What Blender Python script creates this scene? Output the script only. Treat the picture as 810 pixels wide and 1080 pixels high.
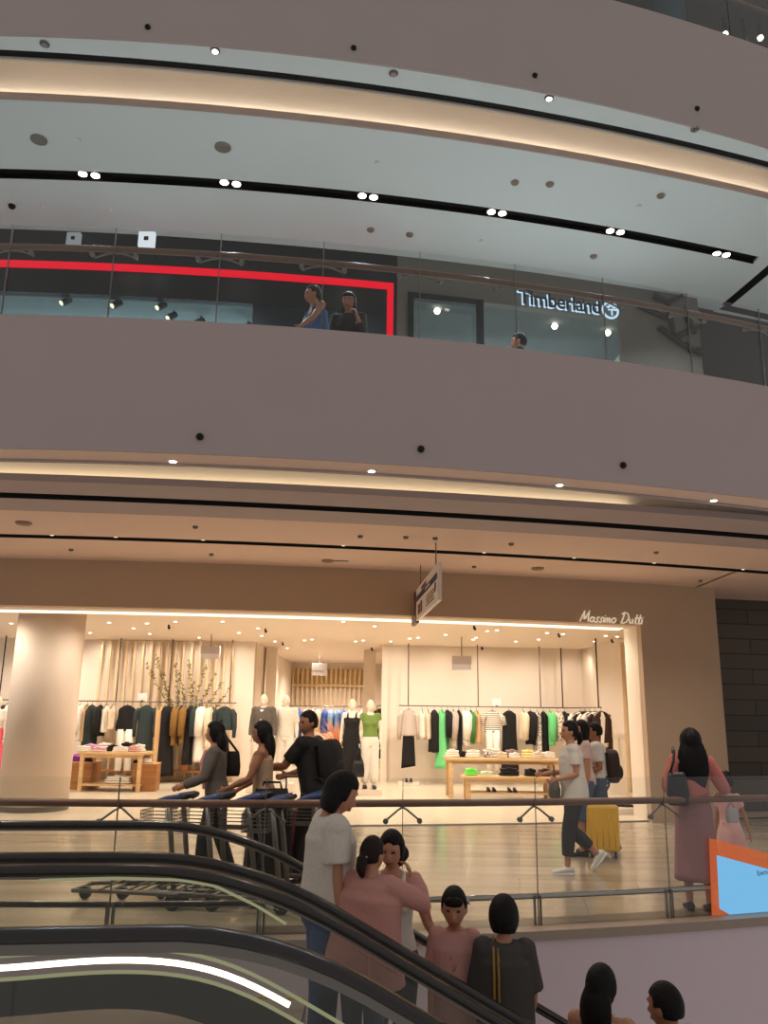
import bpy, bmesh, math, random
import numpy as np
from mathutils import Vector, Matrix, Euler

C = bpy.context.scene.collection
for o in list(bpy.data.objects):
    bpy.data.objects.remove(o)
R = math.radians
rnd = random.Random(7)

# ------------------------------------------------------------------ camera, world, exposure
FPX, PITCH, ROLL, CAMZ = 870.0, 13.65, 0.8, 1.7
cd = bpy.data.cameras.new('camera')
cam = bpy.data.objects.new('camera', cd)
C.objects.link(cam)
cd.sensor_fit = 'HORIZONTAL'
cd.sensor_width = 36.0
cd.lens = FPX / 810 * 36.0
cd.clip_start = 0.05
CAMROT = Matrix.Rotation(R(90 + PITCH), 3, 'X') @ Matrix.Rotation(R(ROLL), 3, 'Z')
cam.matrix_world = Matrix.Translation((0, 0, CAMZ)) @ CAMROT.to_4x4()
bpy.context.scene.camera = cam

sc = bpy.context.scene
sc.view_settings.view_transform = 'Standard'
sc.view_settings.look = 'None'
sc.view_settings.exposure = 0.0
sc.view_settings.gamma = 1.0
sc.view_settings.use_curve_mapping = False

w = bpy.data.worlds.new('hall_light')
sc.world = w
w.use_nodes = True
w.node_tree.nodes['Background'].inputs[0].default_value = (1.0, 0.94, 0.90, 1)
w.node_tree.nodes['Background'].inputs[1].default_value = 0.40


def area(name, loc, size, power, col, rot=(0, 0, 0), spread=180):
    l = bpy.data.lights.new(name, 'AREA')
    l.shape = 'RECTANGLE'
    l.size, l.size_y = size
    l.energy = power
    l.color = col
    l.spread = R(spread)
    o = bpy.data.objects.new(name, l)
    C.objects.link(o)
    o.location = loc
    o.rotation_euler = rot
    return o


def spot(name, loc, power, col, angle=120, blend=0.8, target=None, r=0.05):
    l = bpy.data.lights.new(name, 'SPOT')
    l.energy = power
    l.color = col
    l.spot_size = R(angle)
    l.spot_blend = blend
    l.shadow_soft_size = r
    o = bpy.data.objects.new(name, l)
    C.objects.link(o)
    o.location = loc
    if target is not None:
        d = Vector(target) - Vector(loc)
        o.rotation_euler = d.to_track_quat('-Z', 'Y').to_euler()
    return o


WARM = (1.0, 0.87, 0.75)
COOL = (0.82, 0.93, 1.0)


# ------------------------------------------------------------------ measuring helpers
def ray(px, py):
    return CAMROT @ Vector(((px - 405) / FPX, -(py - 540) / FPX, -1.0))


def at(px, py, D):
    d = ray(px, py)
    return Vector((0, 0, CAMZ)) + d * (D / d.y)


def atz(px, py, z):
    d = ray(px, py)
    return Vector((0, 0, CAMZ)) + d * ((z - CAMZ) / d.z)


def onc(px, py, f, off=0.0):
    D = f(0)
    for _ in range(30):
        p = at(px, py, D)
        D = f(p.x) + off
    return at(px, py, D)


def curve(c, a, b):
    return lambda x, off=0.0: c + off + a * x + b * x * x


EDGE = curve(7.08, .173, .0245)        # edge of the concourse floor above the atrium
EDGE2 = curve(8.07, .17, .019)         # edge of the level above the upper shops
RING2 = curve(8.42, .175, .0145)
LIP2 = curve(9.29, .165, .0135)
SLOTU = curve(10.70, .165, .014)
UPF = curve(12.33, .17, .0115)         # upper shop fronts
COVE1 = curve(8.31, .155, .012)
SLOTA = curve(8.98, .17, .0115)
RING1 = curve(9.74, .165, .011)
SLOTB = curve(11.50, .173, .012)
STORE = curve(13.31, .172, .0125)      # lower shop front
X0, X1 = -10.0, 11.0


# ------------------------------------------------------------------ materials
def lin(c):
    out = []
    for v in c:
        v = v / 255.0
        out.append(v / 12.92 if v <= 0.04045 else ((v + 0.055) / 1.055) ** 2.4)
    return tuple(out)


MATS = {}


def mat(name, rgb, rough=0.6, metal=0.0, noise=0.08, scale=8.0, bump=0.0, spec=0.4, emit=None, estr=1.0, sheen=0.0):
    if name in MATS:
        return MATS[name]
    m = bpy.data.materials.new(name)
    m.use_nodes = True
    nt = m.node_tree
    b = nt.nodes['Principled BSDF']
    col = lin(rgb)
    tc = nt.nodes.new('ShaderNodeTexCoord')
    nz = nt.nodes.new('ShaderNodeTexNoise')
    nz.inputs['Scale'].default_value = scale
    nz.inputs['Detail'].default_value = 3
    nt.links.new(tc.outputs['Object'], nz.inputs['Vector'])
    mx = nt.nodes.new('ShaderNodeMix')
    mx.data_type = 'RGBA'
    mx.inputs['A'].default_value = tuple(c * (1 - noise) for c in col) + (1,)
    mx.inputs['B'].default_value = tuple(min(1, c * (1 + noise)) for c in col) + (1,)
    nt.links.new(nz.outputs['Fac'], mx.inputs['Factor'])
    nt.links.new(mx.outputs['Result'], b.inputs['Base Color'])
    b.inputs['Roughness'].default_value = rough
    b.inputs['Metallic'].default_value = metal
    b.inputs['Specular IOR Level'].default_value = spec
    if sheen:
        b.inputs['Sheen Weight'].default_value = sheen
    if bump:
        bp = nt.nodes.new('ShaderNodeBump')
        bp.inputs['Strength'].default_value = bump
        bp.inputs['Distance'].default_value = 0.01
        nt.links.new(nz.outputs['Fac'], bp.inputs['Height'])
        nt.links.new(bp.outputs['Normal'], b.inputs['Normal'])
    if emit:
        b.inputs['Emission Color'].default_value = lin(emit) + (1,)
        b.inputs['Emission Strength'].default_value = estr
    MATS[name] = m
    return m


def emis(name, rgb, strength):
    if name in MATS:
        return MATS[name]
    m = bpy.data.materials.new(name)
    m.use_nodes = True
    nt = m.node_tree
    nt.nodes.remove(nt.nodes['Principled BSDF'])
    e = nt.nodes.new('ShaderNodeEmission')
    e.inputs[0].default_value = lin(rgb) + (1,)
    e.inputs[1].default_value = strength
    nt.links.new(e.outputs[0], nt.nodes['Material Output'].inputs[0])
    MATS[name] = m
    return m


def glass(name, tint, gloss=0.06, edge=0.5, rough=0.0):
    m = bpy.data.materials.new(name)
    m.use_nodes = True
    nt = m.node_tree
    nt.nodes.remove(nt.nodes['Principled BSDF'])
    t = nt.nodes.new('ShaderNodeBsdfTransparent')
    t.inputs[0].default_value = tint + (1,)
    g = nt.nodes.new('ShaderNodeBsdfGlossy')
    g.inputs['Roughness'].default_value = rough
    lw = nt.nodes.new('ShaderNodeLayerWeight')
    lw.inputs['Blend'].default_value = 0.35
    mr = nt.nodes.new('ShaderNodeMapRange')
    mr.inputs['To Min'].default_value = gloss
    mr.inputs['To Max'].default_value = edge
    nt.links.new(lw.outputs['Facing'], mr.inputs['Value'])
    mx = nt.nodes.new('ShaderNodeMixShader')
    nt.links.new(mr.outputs['Result'], mx.inputs[0])
    nt.links.new(t.outputs[0], mx.inputs[1])
    nt.links.new(g.outputs[0], mx.inputs[2])
    nt.links.new(mx.outputs[0], nt.nodes['Material Output'].inputs[0])
    MATS[name] = m
    return m


def floor_mat():
    m = bpy.data.materials.new('polished_travertine')
    m.use_nodes = True
    nt = m.node_tree
    b = nt.nodes['Principled BSDF']
    tc = nt.nodes.new('ShaderNodeTexCoord')
    mp = nt.nodes.new('ShaderNodeMapping')
    mp.inputs['Scale'].default_value = (0.35, 3.0, 1.0)
    mp.inputs['Rotation'].default_value = (0, 0, R(-25))
    nt.links.new(tc.outputs['Object'], mp.inputs['Vector'])
    nz = nt.nodes.new('ShaderNodeTexNoise')
    nz.inputs['Scale'].default_value = 1.3
    nz.inputs['Detail'].default_value = 6
    nt.links.new(mp.outputs[0], nz.inputs['Vector'])
    cr = nt.nodes.new('ShaderNodeValToRGB')
    cr.color_ramp.elements[0].position = 0.3
    cr.color_ramp.elements[0].color = lin((146, 132, 112)) + (1,)
    cr.color_ramp.elements[1].position = 0.72
    cr.color_ramp.elements[1].color = lin((188, 175, 154)) + (1,)
    nt.links.new(nz.outputs['Fac'], cr.inputs[0])
    br = nt.nodes.new('ShaderNodeTexBrick')
    br.inputs['Scale'].default_value = 1.0
    br.inputs['Brick Width'].default_value = 1.2
    br.inputs['Row Height'].default_value = 0.8
    br.inputs['Mortar Size'].default_value = 0.004
    br.inputs['Color1'].default_value = (1, 1, 1, 1)
    br.inputs['Color2'].default_value = (0.93, 0.93, 0.92, 1)
    br.inputs['Mortar'].default_value = (0.62, 0.6, 0.56, 1)
    mp2 = nt.nodes.new('ShaderNodeMapping')
    mp2.inputs['Rotation'].default_value = (0, 0, R(9))
    nt.links.new(tc.outputs['Object'], mp2.inputs['Vector'])
    nt.links.new(mp2.outputs[0], br.inputs['Vector'])
    mx = nt.nodes.new('ShaderNodeMix')
    mx.data_type = 'RGBA'
    mx.blend_type = 'MULTIPLY'
    mx.inputs['Factor'].default_value = 1
    nt.links.new(cr.outputs[0], mx.inputs['A'])
    nt.links.new(br.outputs[0], mx.inputs['B'])
    nt.links.new(mx.outputs['Result'], b.inputs['Base Color'])
    b.inputs['Roughness'].default_value = 0.16
    b.inputs['Specular IOR Level'].default_value = 0.5
    return m


def stone_mat():
    m = bpy.data.materials.new('dark_stone_slabs')
    m.use_nodes = True
    nt = m.node_tree
    b = nt.nodes['Principled BSDF']
    tc = nt.nodes.new('ShaderNodeTexCoord')
    mp = nt.nodes.new('ShaderNodeMapping')
    mp.inputs['Rotation'].default_value = (R(90), 0, 0)
    nt.links.new(tc.outputs['Object'], mp.inputs['Vector'])
    br = nt.nodes.new('ShaderNodeTexBrick')
    br.inputs['Scale'].default_value = 1.0
    br.inputs['Brick Width'].default_value = 2.4
    br.inputs['Row Height'].default_value = 0.29
    br.inputs['Mortar Size'].default_value = 0.012
    br.inputs['Color1'].default_value = lin((84, 72, 57)) + (1,)
    br.inputs['Color2'].default_value = lin((66, 57, 46)) + (1,)
    br.inputs['Mortar'].default_value = lin((25, 21, 18)) + (1,)
    nt.links.new(mp.outputs[0], br.inputs['Vector'])
    nt.links.new(br.outputs[0], b.inputs['Base Color'])
    b.inputs['Roughness'].default_value = 0.5
    return m


def wood_mat(name, a, c, vertical=False):
    m = bpy.data.materials.new(name)
    m.use_nodes = True
    nt = m.node_tree
    b = nt.nodes['Principled BSDF']
    tc = nt.nodes.new('ShaderNodeTexCoord')
    mp = nt.nodes.new('ShaderNodeMapping')
    mp.inputs['Scale'].default_value = (18, 18, 1.5) if vertical else (1.5, 18, 18)
    nt.links.new(tc.outputs['Object'], mp.inputs['Vector'])
    nz = nt.nodes.new('ShaderNodeTexNoise')
    nz.inputs['Scale'].default_value = 1.2
    nz.inputs['Detail'].default_value = 4
    nt.links.new(mp.outputs[0], nz.inputs['Vector'])
    cr = nt.nodes.new('ShaderNodeValToRGB')
    cr.color_ramp.elements[0].position = 0.3
    cr.color_ramp.elements[0].color = lin(a) + (1,)
    cr.color_ramp.elements[1].position = 0.7
    cr.color_ramp.elements[1].color = lin(c) + (1,)
    nt.links.new(nz.outputs['Fac'], cr.inputs[0])
    nt.links.new(cr.outputs[0], b.inputs['Base Color'])
    b.inputs['Roughness'].default_value = 0.45
    MATS[name] = m
    return m


def stripe_mat(name, base, stripe, scale, axis='Z', thin=0.35, diag=False):
    m = bpy.data.materials.new(name)
    m.use_nodes = True
    nt = m.node_tree
    b = nt.nodes['Principled BSDF']
    tc = nt.nodes.new('ShaderNodeTexCoord')
    wv = nt.nodes.new('ShaderNodeTexWave')
    wv.bands_direction = axis
    wv.inputs['Scale'].default_value = scale
    wv.inputs['Distortion'].default_value = 1.5 if diag else 0.3
    nt.links.new(tc.outputs['Object'], wv.inputs['Vector'])
    cr = nt.nodes.new('ShaderNodeValToRGB')
    cr.color_ramp.interpolation = 'CONSTANT'
    cr.color_ramp.elements[0].color = lin(stripe) + (1,)
    cr.color_ramp.elements[1].position = thin
    cr.color_ramp.elements[1].color = lin(base) + (1,)
    nt.links.new(wv.outputs['Fac'], cr.inputs[0])
    nt.links.new(cr.outputs[0], b.inputs['Base Color'])
    b.inputs['Roughness'].default_value = 0.85
    MATS[name] = m
    return m


def print_mat(name, base, spotc, scale=14, thr=0.55):
    m = bpy.data.materials.new(name)
    m.use_nodes = True
    nt = m.node_tree
    b = nt.nodes['Principled BSDF']
    tc = nt.nodes.new('ShaderNodeTexCoord')
    wv = nt.nodes.new('ShaderNodeTexVoronoi')
    wv.inputs['Scale'].default_value = scale
    nt.links.new(tc.outputs['Object'], wv.inputs['Vector'])
    cr = nt.nodes.new('ShaderNodeValToRGB')
    cr.color_ramp.interpolation = 'CONSTANT'
    cr.color_ramp.elements[0].color = lin(spotc) + (1,)
    cr.color_ramp.elements[1].position = thr
    cr.color_ramp.elements[1].color = lin(base) + (1,)
    nt.links.new(wv.outputs['Distance'], cr.inputs[0])
    nt.links.new(cr.outputs[0], b.inputs['Base Color'])
    b.inputs['Roughness'].default_value = 0.85
    MATS[name] = m
    return m


M_FLOOR = floor_mat()
M_STONE = stone_mat()
M_GREY = mat('grey_fascia_paint', (172, 160, 156), 0.7, noise=0.03, scale=1.5)
M_CEIL = mat('white_ceiling_paint', (205, 196, 186), 0.8, noise=0.02, scale=1.0)
M_CEILU = mat('upper_ceiling_paint', (216, 227, 230), 0.8, noise=0.03, scale=0.8)
M_CEILC = mat('warm_bounce_ceiling', (228, 200, 182), 0.8, noise=0.02, scale=1.0)  # warm bounce from floor and shop is put into this colour
M_TAUPE = mat('taupe_shopfront_paint', (186, 160, 134), 0.6, noise=0.03, scale=2)
M_CREAM = mat('cream_plaster', (228, 213, 195), 0.7, noise=0.03, scale=2)
M_CREAM2 = mat('pale_column_plaster', (224, 206, 188), 0.6, noise=0.02, scale=2)
M_STFLOOR = mat('pale_shop_stone', (222, 208, 184), 0.25, noise=0.06, scale=3)
M_BLACK = mat('black_slot', (10, 9, 9), 0.7)
M_BLACKM = mat('black_metal', (22, 22, 24), 0.45, metal=0.3)
M_DARKF = mat('dark_floor_strip', (36, 30, 26), 0.6)
M_WHITE = mat('white_enamel', (225, 222, 216), 0.5)
M_STEEL = mat('brushed_steel', (170, 166, 160), 0.28, metal=1.0)
M_STEELD = mat('dull_steel', (120, 116, 110), 0.4, metal=0.9)
M_RAILW = mat('dark_bronze_handrail', (112, 78, 62), 0.35, metal=0.0)
M_RUBBER = mat('black_rubber_handrail', (24, 18, 17), 0.25, spec=0.6)
M_LED = emis('led_warm_white', (255, 244, 214), 3.2)
M_LEDREFL = emis('led_reflection_green', (206, 206, 160), 0.42)  # glow painted in for the strip's reflections in the glass
M_COVE = emis('cove_led', (255, 238, 214), 17.0)
M_COVEL = emis('lower_cove_led', (255, 232, 190), 7.0)
M_LAMP = emis('lamp_disc', (255, 244, 224), 9.0)
M_LAMPD = emis('dim_lamp_disc', (255, 232, 196), 2.2)
M_RED = emis('red_neon', (255, 20, 48), 0.85)
M_GLASS = glass('balustrade_glass', (0.965, 0.975, 0.965), 0.010, 0.22)
M_GLASSU = glass('upper_balustrade_glass', (0.925, 0.95, 0.95), 0.012, 0.2)
M_GLASSE = glass('escalator_glass', (0.965, 0.97, 0.955), 0.012, 0.22)
M_GLASSD = glass('dark_shop_glass', (0.80, 0.88, 0.90), 0.02, 0.3)
M_OAK = wood_mat('light_oak', (196, 158, 108), (220, 186, 138))
M_OAKD = wood_mat('brown_oak', (140, 90, 46), (170, 116, 64))
M_SLAT = mat('pale_slat_wood', (222, 196, 156), 0.5, noise=0.06, scale=3)
M_ROD = mat('brown_rod', (92, 72, 54), 0.4, metal=.4)
M_SKIN = mat('skin', (182, 128, 100), 0.5, noise=0.04)
M_SKIND = mat('tanned_skin', (150, 100, 72), 0.5, noise=0.04)
M_LIP = mat('lips', (150, 78, 70), 0.5)
M_EYE = mat('dark_eyes', (24, 16, 14), 0.3)
M_HAIR = mat('black_hair', (15, 10, 9), 0.55, noise=0.5, scale=60, bump=.6, spec=.2)
M_HAIRB = mat('brown_hair', (32, 20, 16), 0.55, noise=0.4, scale=60, bump=.6, spec=.2)
M_MANN = mat('mannequin_ivory', (232, 220, 200), 0.45, noise=0.02)


# ------------------------------------------------------------------ object helpers
def tag(o, label=None, cat=None, group=None, kind=None):
    if label:
        o['label'] = label
    if cat:
        o['category'] = cat
    if group:
        o['group'] = group
    if kind:
        o['kind'] = kind
    return o


def thing(name, label, cat, loc=(0, 0, 0), rz=0.0, group=None):
    o = bpy.data.objects.new(name, None)
    o.empty_display_size = 0.1
    C.objects.link(o)
    o.location = loc
    o.rotation_euler = (0, 0, rz)
    return tag(o, label, cat, group)


def copy_tree(o, parent=None):
    c = o.copy()
    C.objects.link(c)
    if parent is not None:
        c.parent = parent
    for ch in list(o.children):
        copy_tree(ch, c)
    return c


class MB:
    def __init__(s):
        s.v = []
        s.f = []

    def add(s, vs, fs, M=None):
        n = len(s.v)
        for p in vs:
            p = Vector(p)
            if M is not None:
                p = M @ p
            s.v.append(p)
        s.f += [tuple(i + n for i in f) for f in fs]
        return s

    def box(s, c, size, M=None, rot=None):
        hx, hy, hz = size[0] / 2, size[1] / 2, size[2] / 2
        vs = [Vector((x, y, z)) for x in (-hx, hx) for y in (-hy, hy) for z in (-hz, hz)]
        if rot is not None:
            e = Euler(rot)
            for v in vs:
                v.rotate(e)
        vs = [v + Vector(c) for v in vs]
        fs = [(0, 1, 3, 2), (4, 6, 7, 5), (0, 4, 5, 1), (2, 3, 7, 6), (0, 2, 6, 4), (1, 5, 7, 3)]
        return s.add(vs, fs, M)

    def loft(s, rings, cap=True, M=None, closed=False):
        n = len(rings[0])
        vs = [p for r in rings for p in r]
        fs = []
        m = len(rings)
        for i in range(m if closed else m - 1):
            a, b = i * n, ((i + 1) % m) * n
            for j in range(n):
                k = (j + 1) % n
                fs.append((a + j, a + k, b + k, b + j))
        if cap and not closed:
            fs.append(tuple(reversed(range(n))))
            fs.append(tuple(range((m - 1) * n, m * n)))
        return s.add(vs, fs, M)

    def tube(s, path, r, n=10, cap=True, M=None, flat=None, up=None):
        path = [Vector(p) for p in path]
        rs = r if isinstance(r, (list, tuple)) else [r] * len(path)
        rings = []
        t0 = (path[1] - path[0]).normalized()
        nrm = Vector(up) if up is not None else (Vector((0, 0, 1)) if abs(t0.z) < 0.9 else Vector((1, 0, 0)))
        for i, p in enumerate(path):
            a = path[max(i - 1, 0)]
            b = path[min(i + 1, len(path) - 1)]
            t = (b - a).normalized()
            nrm = (nrm - t * nrm.dot(t))
            if nrm.length < 1e-5:
                nrm = t.orthogonal()
            nrm.normalize()
            bn = t.cross(nrm)
            q = flat if flat else 1.0
            rings.append([p + (nrm * math.cos(2 * math.pi * k / n) * q + bn * math.sin(2 * math.pi * k / n)) * rs[i] for k in range(n)])
        return s.loft(rings, cap, M)

    def ell(s, c, r, M=None, nu=16, nv=10, fn=None):
        vs, fs = [], []
        c = Vector(c)
        r = (r, r, r) if not isinstance(r, (list, tuple)) else r
        for i in range(1, nv):
            ph = math.pi * i / nv
            for j in range(nu):
                th = 2 * math.pi * j / nu
                d = Vector((math.sin(ph) * math.cos(th), math.sin(ph) * math.sin(th), math.cos(ph)))
                k = fn(d) if fn else 1.0
                vs.append(c + Vector((d.x * r[0], d.y * r[1], d.z * r[2])) * k)
        top, bot = Vector((0, 0, 1)), Vector((0, 0, -1))
        vs.append(c + Vector((0, 0, r[2])) * (fn(top) if fn else 1))
        vs.append(c - Vector((0, 0, r[2])) * (fn(bot) if fn else 1))
        T, B = len(vs) - 2, len(vs) - 1
        for i in range(nv - 2):
            for j in range(nu):
                k = (j + 1) % nu
                fs.append((i * nu + j, (i + 1) * nu + j, (i + 1) * nu + k, i * nu + k))
        for j in range(nu):
            k = (j + 1) % nu
            fs.append((T, j, k))
            fs.append((B, (nv - 2) * nu + k, (nv - 2) * nu + j))
        return s.add(vs, fs, M)

    def cyl(s, a, b, r, n=16, M=None):
        return s.tube([a, b], r, n, True, M)

    def prism(s, poly, d, M=None):
        """poly: list of 3-D points in a plane, d: extrusion vector"""
        d = Vector(d)
        n = len(poly)
        vs = [Vector(p) for p in poly] + [Vector(p) + d for p in poly]
        fs = [tuple(reversed(range(n))), tuple(range(n, 2 * n))]
        for i in range(n):
            k = (i + 1) % n
            fs.append((i, k, n + k, n + i))
        return s.add(vs, fs, M)

    def build(s, name, m, parent=None, smooth=False, bevel=0.0, remesh=0.0, smit=0, loc=None, mats=None):
        me = bpy.data.meshes.new(name)
        org = Vector(loc) if loc is not None else None
        me.from_pydata([tuple(p - org) if org is not None else tuple(p) for p in s.v], [], s.f)
        me.validate()
        bm = bmesh.new()
        bm.from_mesh(me)
        bmesh.ops.recalc_face_normals(bm, faces=bm.faces)
        bm.to_mesh(me)
        bm.free()
        me.materials.append(m)
        o = bpy.data.objects.new(name, me)
        C.objects.link(o)
        if bevel:
            b = o.modifiers.new('bevel', 'BEVEL')
            b.width = bevel
            b.segments = 2
            b.limit_method = 'ANGLE'
        if remesh:
            rm = o.modifiers.new('remesh', 'REMESH')
            rm.mode = 'VOXEL'
            rm.voxel_size = remesh
            rm.use_smooth_shade = True
            if smit:
                sm = o.modifiers.new('smooth', 'SMOOTH')
                sm.factor = 0.5
                sm.iterations = smit
            dg = bpy.context.evaluated_depsgraph_get()
            ne = bpy.data.meshes.new_from_object(o.evaluated_get(dg))
            o.modifiers.clear()
            o.data = ne
            ne.name = name
            if not ne.materials:
                ne.materials.append(m)
            smooth = True
        if smooth:
            o.data.polygons.foreach_set('use_smooth', [True] * len(o.data.polygons))
        if org is not None:
            o.location = org
        if parent is not None:
            o.parent = parent
        return o


def xs(a, b, n=60):
    return [a + (b - a) * i / n for i in range(n + 1)]


def cwall(f, z0, z1, t, a=X0, b=X1, n=60):
    """an upright wall following the plan curve f, t thick away from the camera"""
    m = MB()
    rings = []
    for x in xs(a, b, n):
        y = f(x)
        rings.append([(x, y, z0), (x, y, z1), (x, y + t, z1), (x, y + t, z0)])
    m.loft(rings)
    return m


def cslab(f0, f1, z, t, a=X0, b=X1, n=60):
    m = MB()
    rings = []
    for x in xs(a, b, n):
        rings.append([(x, f0(x), z), (x, f1(x), z), (x, f1(x), z + t), (x, f0(x), z + t)])
    m.loft(rings)
    return m


def off(f, d):
    return lambda x: f(x) + d


def struct(mb, name, m, **k):
    return tag(mb.build(name, m, **k), kind='structure')


exec_parts = True

# ================================================================== THE SETTING
# --- lower concourse
struct(cslab(EDGE, off(STORE, 0.25), -0.3, 0.3), 'floor_concourse', M_FLOOR)
struct(cslab(off(STORE, 0.25), lambda x: 31.0, -0.3, 0.3), 'floor_shop', M_STFLOOR)
struct(cslab(off(STORE, 0.12), off(STORE, 0.30), 0.0, 0.004), 'trim_1', M_DARKF)
struct(cslab(off(EDGE, 0.02), off(EDGE, 0.34), 0.0, 0.006), 'trim_2', mat('edge_granite', (104, 92, 78), 0.35, noise=0.15, scale=20))
struct(cwall(off(EDGE, -0.10), -3.2, -0.04, 0.12), 'wall_atrium_edge', mat('pale_edge_paint', (205, 186, 192), 0.6, noise=0.02))
struct(cwall(off(EDGE, -0.13), -0.06, 0.012, 0.17), 'trim_3', mat('edge_cap', (150, 132, 118), 0.4))

# --- ceiling of the concourse and the parapet above
M_PAR = mat('parapet_paint', (176, 160, 157), 0.7, noise=0.03, scale=1.5)
struct(cwall(EDGE, 3.865, 5.12, 0.03), 'wall_parapet', M_PAR)
struct(cslab(off(EDGE, 0.03), off(EDGE, 0.36), 3.88, 0.05), 'trim_4', M_CEILC)
struct(cwall(off(EDGE, 0.36), 3.86, 4.6, 0.04), 'trim_5', M_PAR)
struct(cwall(off(COVE1, 0.13), 3.935, 4.6, 0.05), 'trim_6', M_CEIL)
struct(cwall(COVE1, 3.89, 3.965, 0.02), 'trim_7', M_PAR)
struct(cslab(off(EDGE, 0.3), off(COVE1, 0.2), 4.55, 0.05), 'ceiling_recess', M_CEIL)
struct(cslab(off(COVE1, 0.02), off(SLOTA, -0.06), 3.9, 0.03), 'ceiling_ring', M_PAR)  # ring kept greyer than the ceiling: atrium light put into its colour
struct(cslab(off(SLOTA, 0.17), RING1, 3.9, 0.03), 'ceiling_ring.001', M_PAR)
struct(cslab(off(SLOTA, -0.12), off(SLOTA, 0.162), 3.98, 0.02), 'trim_8', M_BLACK)
struct(cwall(off(SLOTA, 0.163), 3.897, 3.98, 0.006), 'trim_9', M_BLACK)
struct(cwall(off(SLOTB, 0.148), 3.957, 4.02, 0.006), 'trim_25', M_BLACK)
struct(cslab(off(RING1, 0.0), off(SLOTB, -0.07), 3.96, 0.03), 'ceiling_concourse', M_CEILC)
struct(cslab(off(SLOTB, 0.155), lambda x: STORE(x) + 6, 3.96, 0.03, a=5.6), 'ceiling_concourse.001', M_CEILC)
struct(cslab(off(SLOTB, 0.155), off(STORE, 0.3), 3.96, 0.03, b=5.65), 'ceiling_concourse.002', M_CEILC)
struct(cslab(off(SLOTB, -0.12), off(SLOTB, 0.2), 4.02, 0.02), 'trim_10', M_BLACK)
struct(cslab(off(EDGE, 0.03), lambda x: 34.0, 4.75, 0.2), 'floor_upper', M_CEIL)

# cove light strip (a real strip behind the lip; it stops short on one side)
cv = thing('cove_light', 'warm light strip hidden in the ceiling cove above the lower concourse', 'light strip')
cslab(off(COVE1, 0.035), off(COVE1, 0.10), 3.935, 0.012, a=-8, b=2.75).build('light_strip', M_COVEL, cv)

# --- shop front of the lower level
JX = 4.47
WX = 5.98
struct(cwall(STORE, 3.23, 4.0, 0.24, a=X0, b=JX, n=50), 'wall_front', M_TAUPE)
struct(cwall(STORE, 0.0, 4.0, 0.24, a=JX, b=WX, n=8), 'wall_front.001', M_TAUPE)
jm = MB()
jm.box((JX + 0.03, STORE(JX) + 0.62, 1.63), (0.06, 0.8, 3.26))
struct(jm, 'trim_11', M_CREAM)
rb = MB()
rb.box((WX - 0.05, STORE(WX) + 1.0, 2.0), (0.1, 1.6, 4.0))
struct(rb, 'wall_return', M_TAUPE)
sw = MB()
sw.box((8.9, STORE(6) + 2.0, 2.0), (6.4, 0.3, 4.2), rot=(0, 0, R(12)))
struct(sw, 'wall_stone', M_STONE)
# header soffit and its light line
struct(cslab(off(STORE, 0.24), off(STORE, 0.80), 3.25, 0.04, b=JX), 'trim_12', M_CREAM)
struct(cslab(off(STORE, 1.24), lambda x: 31.0, 3.40, 0.04, b=5.8), 'ceiling_shop', M_CREAM)
struct(cwall(off(STORE, 1.23), 3.252, 3.44, 0.02, b=JX - .05), 'trim_26', M_CREAM)
struct(cwall(off(STORE, 0.2), 3.25, 3.7, 0.05, b=JX), 'trim_13', M_CREAM)
hl = thing('entrance_light_strip', 'long bright light line along the inside of the fashion shop entrance header', 'light strip')
cslab(off(STORE, 0.80), off(STORE, 1.22), 3.252, 0.03, b=JX - 0.05).build('light_strip', emis('header_led', (255, 240, 210), 1.8), hl)

# --- shop interior
BL = lambda x: 21.4 + 0.03 * x        # back wall behind the slats
BR = lambda x: 21.65 + 0.09 * x       # back wall behind the white racks
XL = at(266, 760, 21.4).x
XR = at(402, 760, 21.6).x
pc = at(616, 760, 22.1)
XC = pc.x
struct(cwall(BL, 0, 3.4, 0.15, a=-14, b=XL, n=4), 'wall_back_left', M_CREAM)
struct(cwall(BR, 0, 3.4, 0.15, a=XR, b=XC + 0.2, n=4), 'wall_back_right', M_CREAM)
sp = atz(662, 672.5, 3.4)
SIDE = (Vector((XC, 22.15, 0)), Vector((sp.x, sp.y, 0)))
d = (SIDE[1] - SIDE[0])
SIDE_DIR = d.normalized()
nn = Vector((-SIDE_DIR.y, SIDE_DIR.x, 0))
if nn.x < 0:
    nn = -nn
e = SIDE[0] + SIDE_DIR * (d.length + 1.6)
mb = MB()
mb.prism([SIDE[0] + Vector((0, 0, 0)), e, e + Vector((0, 0, 3.4)), SIDE[0] + Vector((0, 0, 3.4))], nn * 0.1)
struct(mb, 'wall_side', M_CREAM)
# deep part of the shop
for i, (xa, xb) in enumerate(((XL - 0.15, XL), (XR, XR + 0.15))):
    mb = MB()
    mb.box(((xa + xb) / 2, 26.0, 1.7), (0.15, 8.9, 3.4))
    struct(mb, 'wall_inner.%03d' % i if i else 'wall_inner', M_CREAM)
mb = MB()
mb.box((-1.8, 30.4, 1.7), (6.0, 0.2, 3.4))
struct(mb, 'wall_rear', M_CREAM)
for i, (pxa, pxb, D) in enumerate(((280, 291, 23.0), (383, 396, 23.5))):
    a, b = at(pxa, 720, D), at(pxb, 720, D)
    mb = MB()
    mb.box(((a.x + b.x) / 2, D + 0.2, 1.7), (b.x - a.x, 0.4, 3.4))
    struct(mb, 'wall_pier' if i == 0 else 'wall_pier.001', M_CREAM)
# skirting of the shop
struct(cwall(off(BR, -0.02), 0, 0.09, 0.02, a=XR, b=XC, n=4), 'baseboard_back', M_CREAM2)

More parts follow.
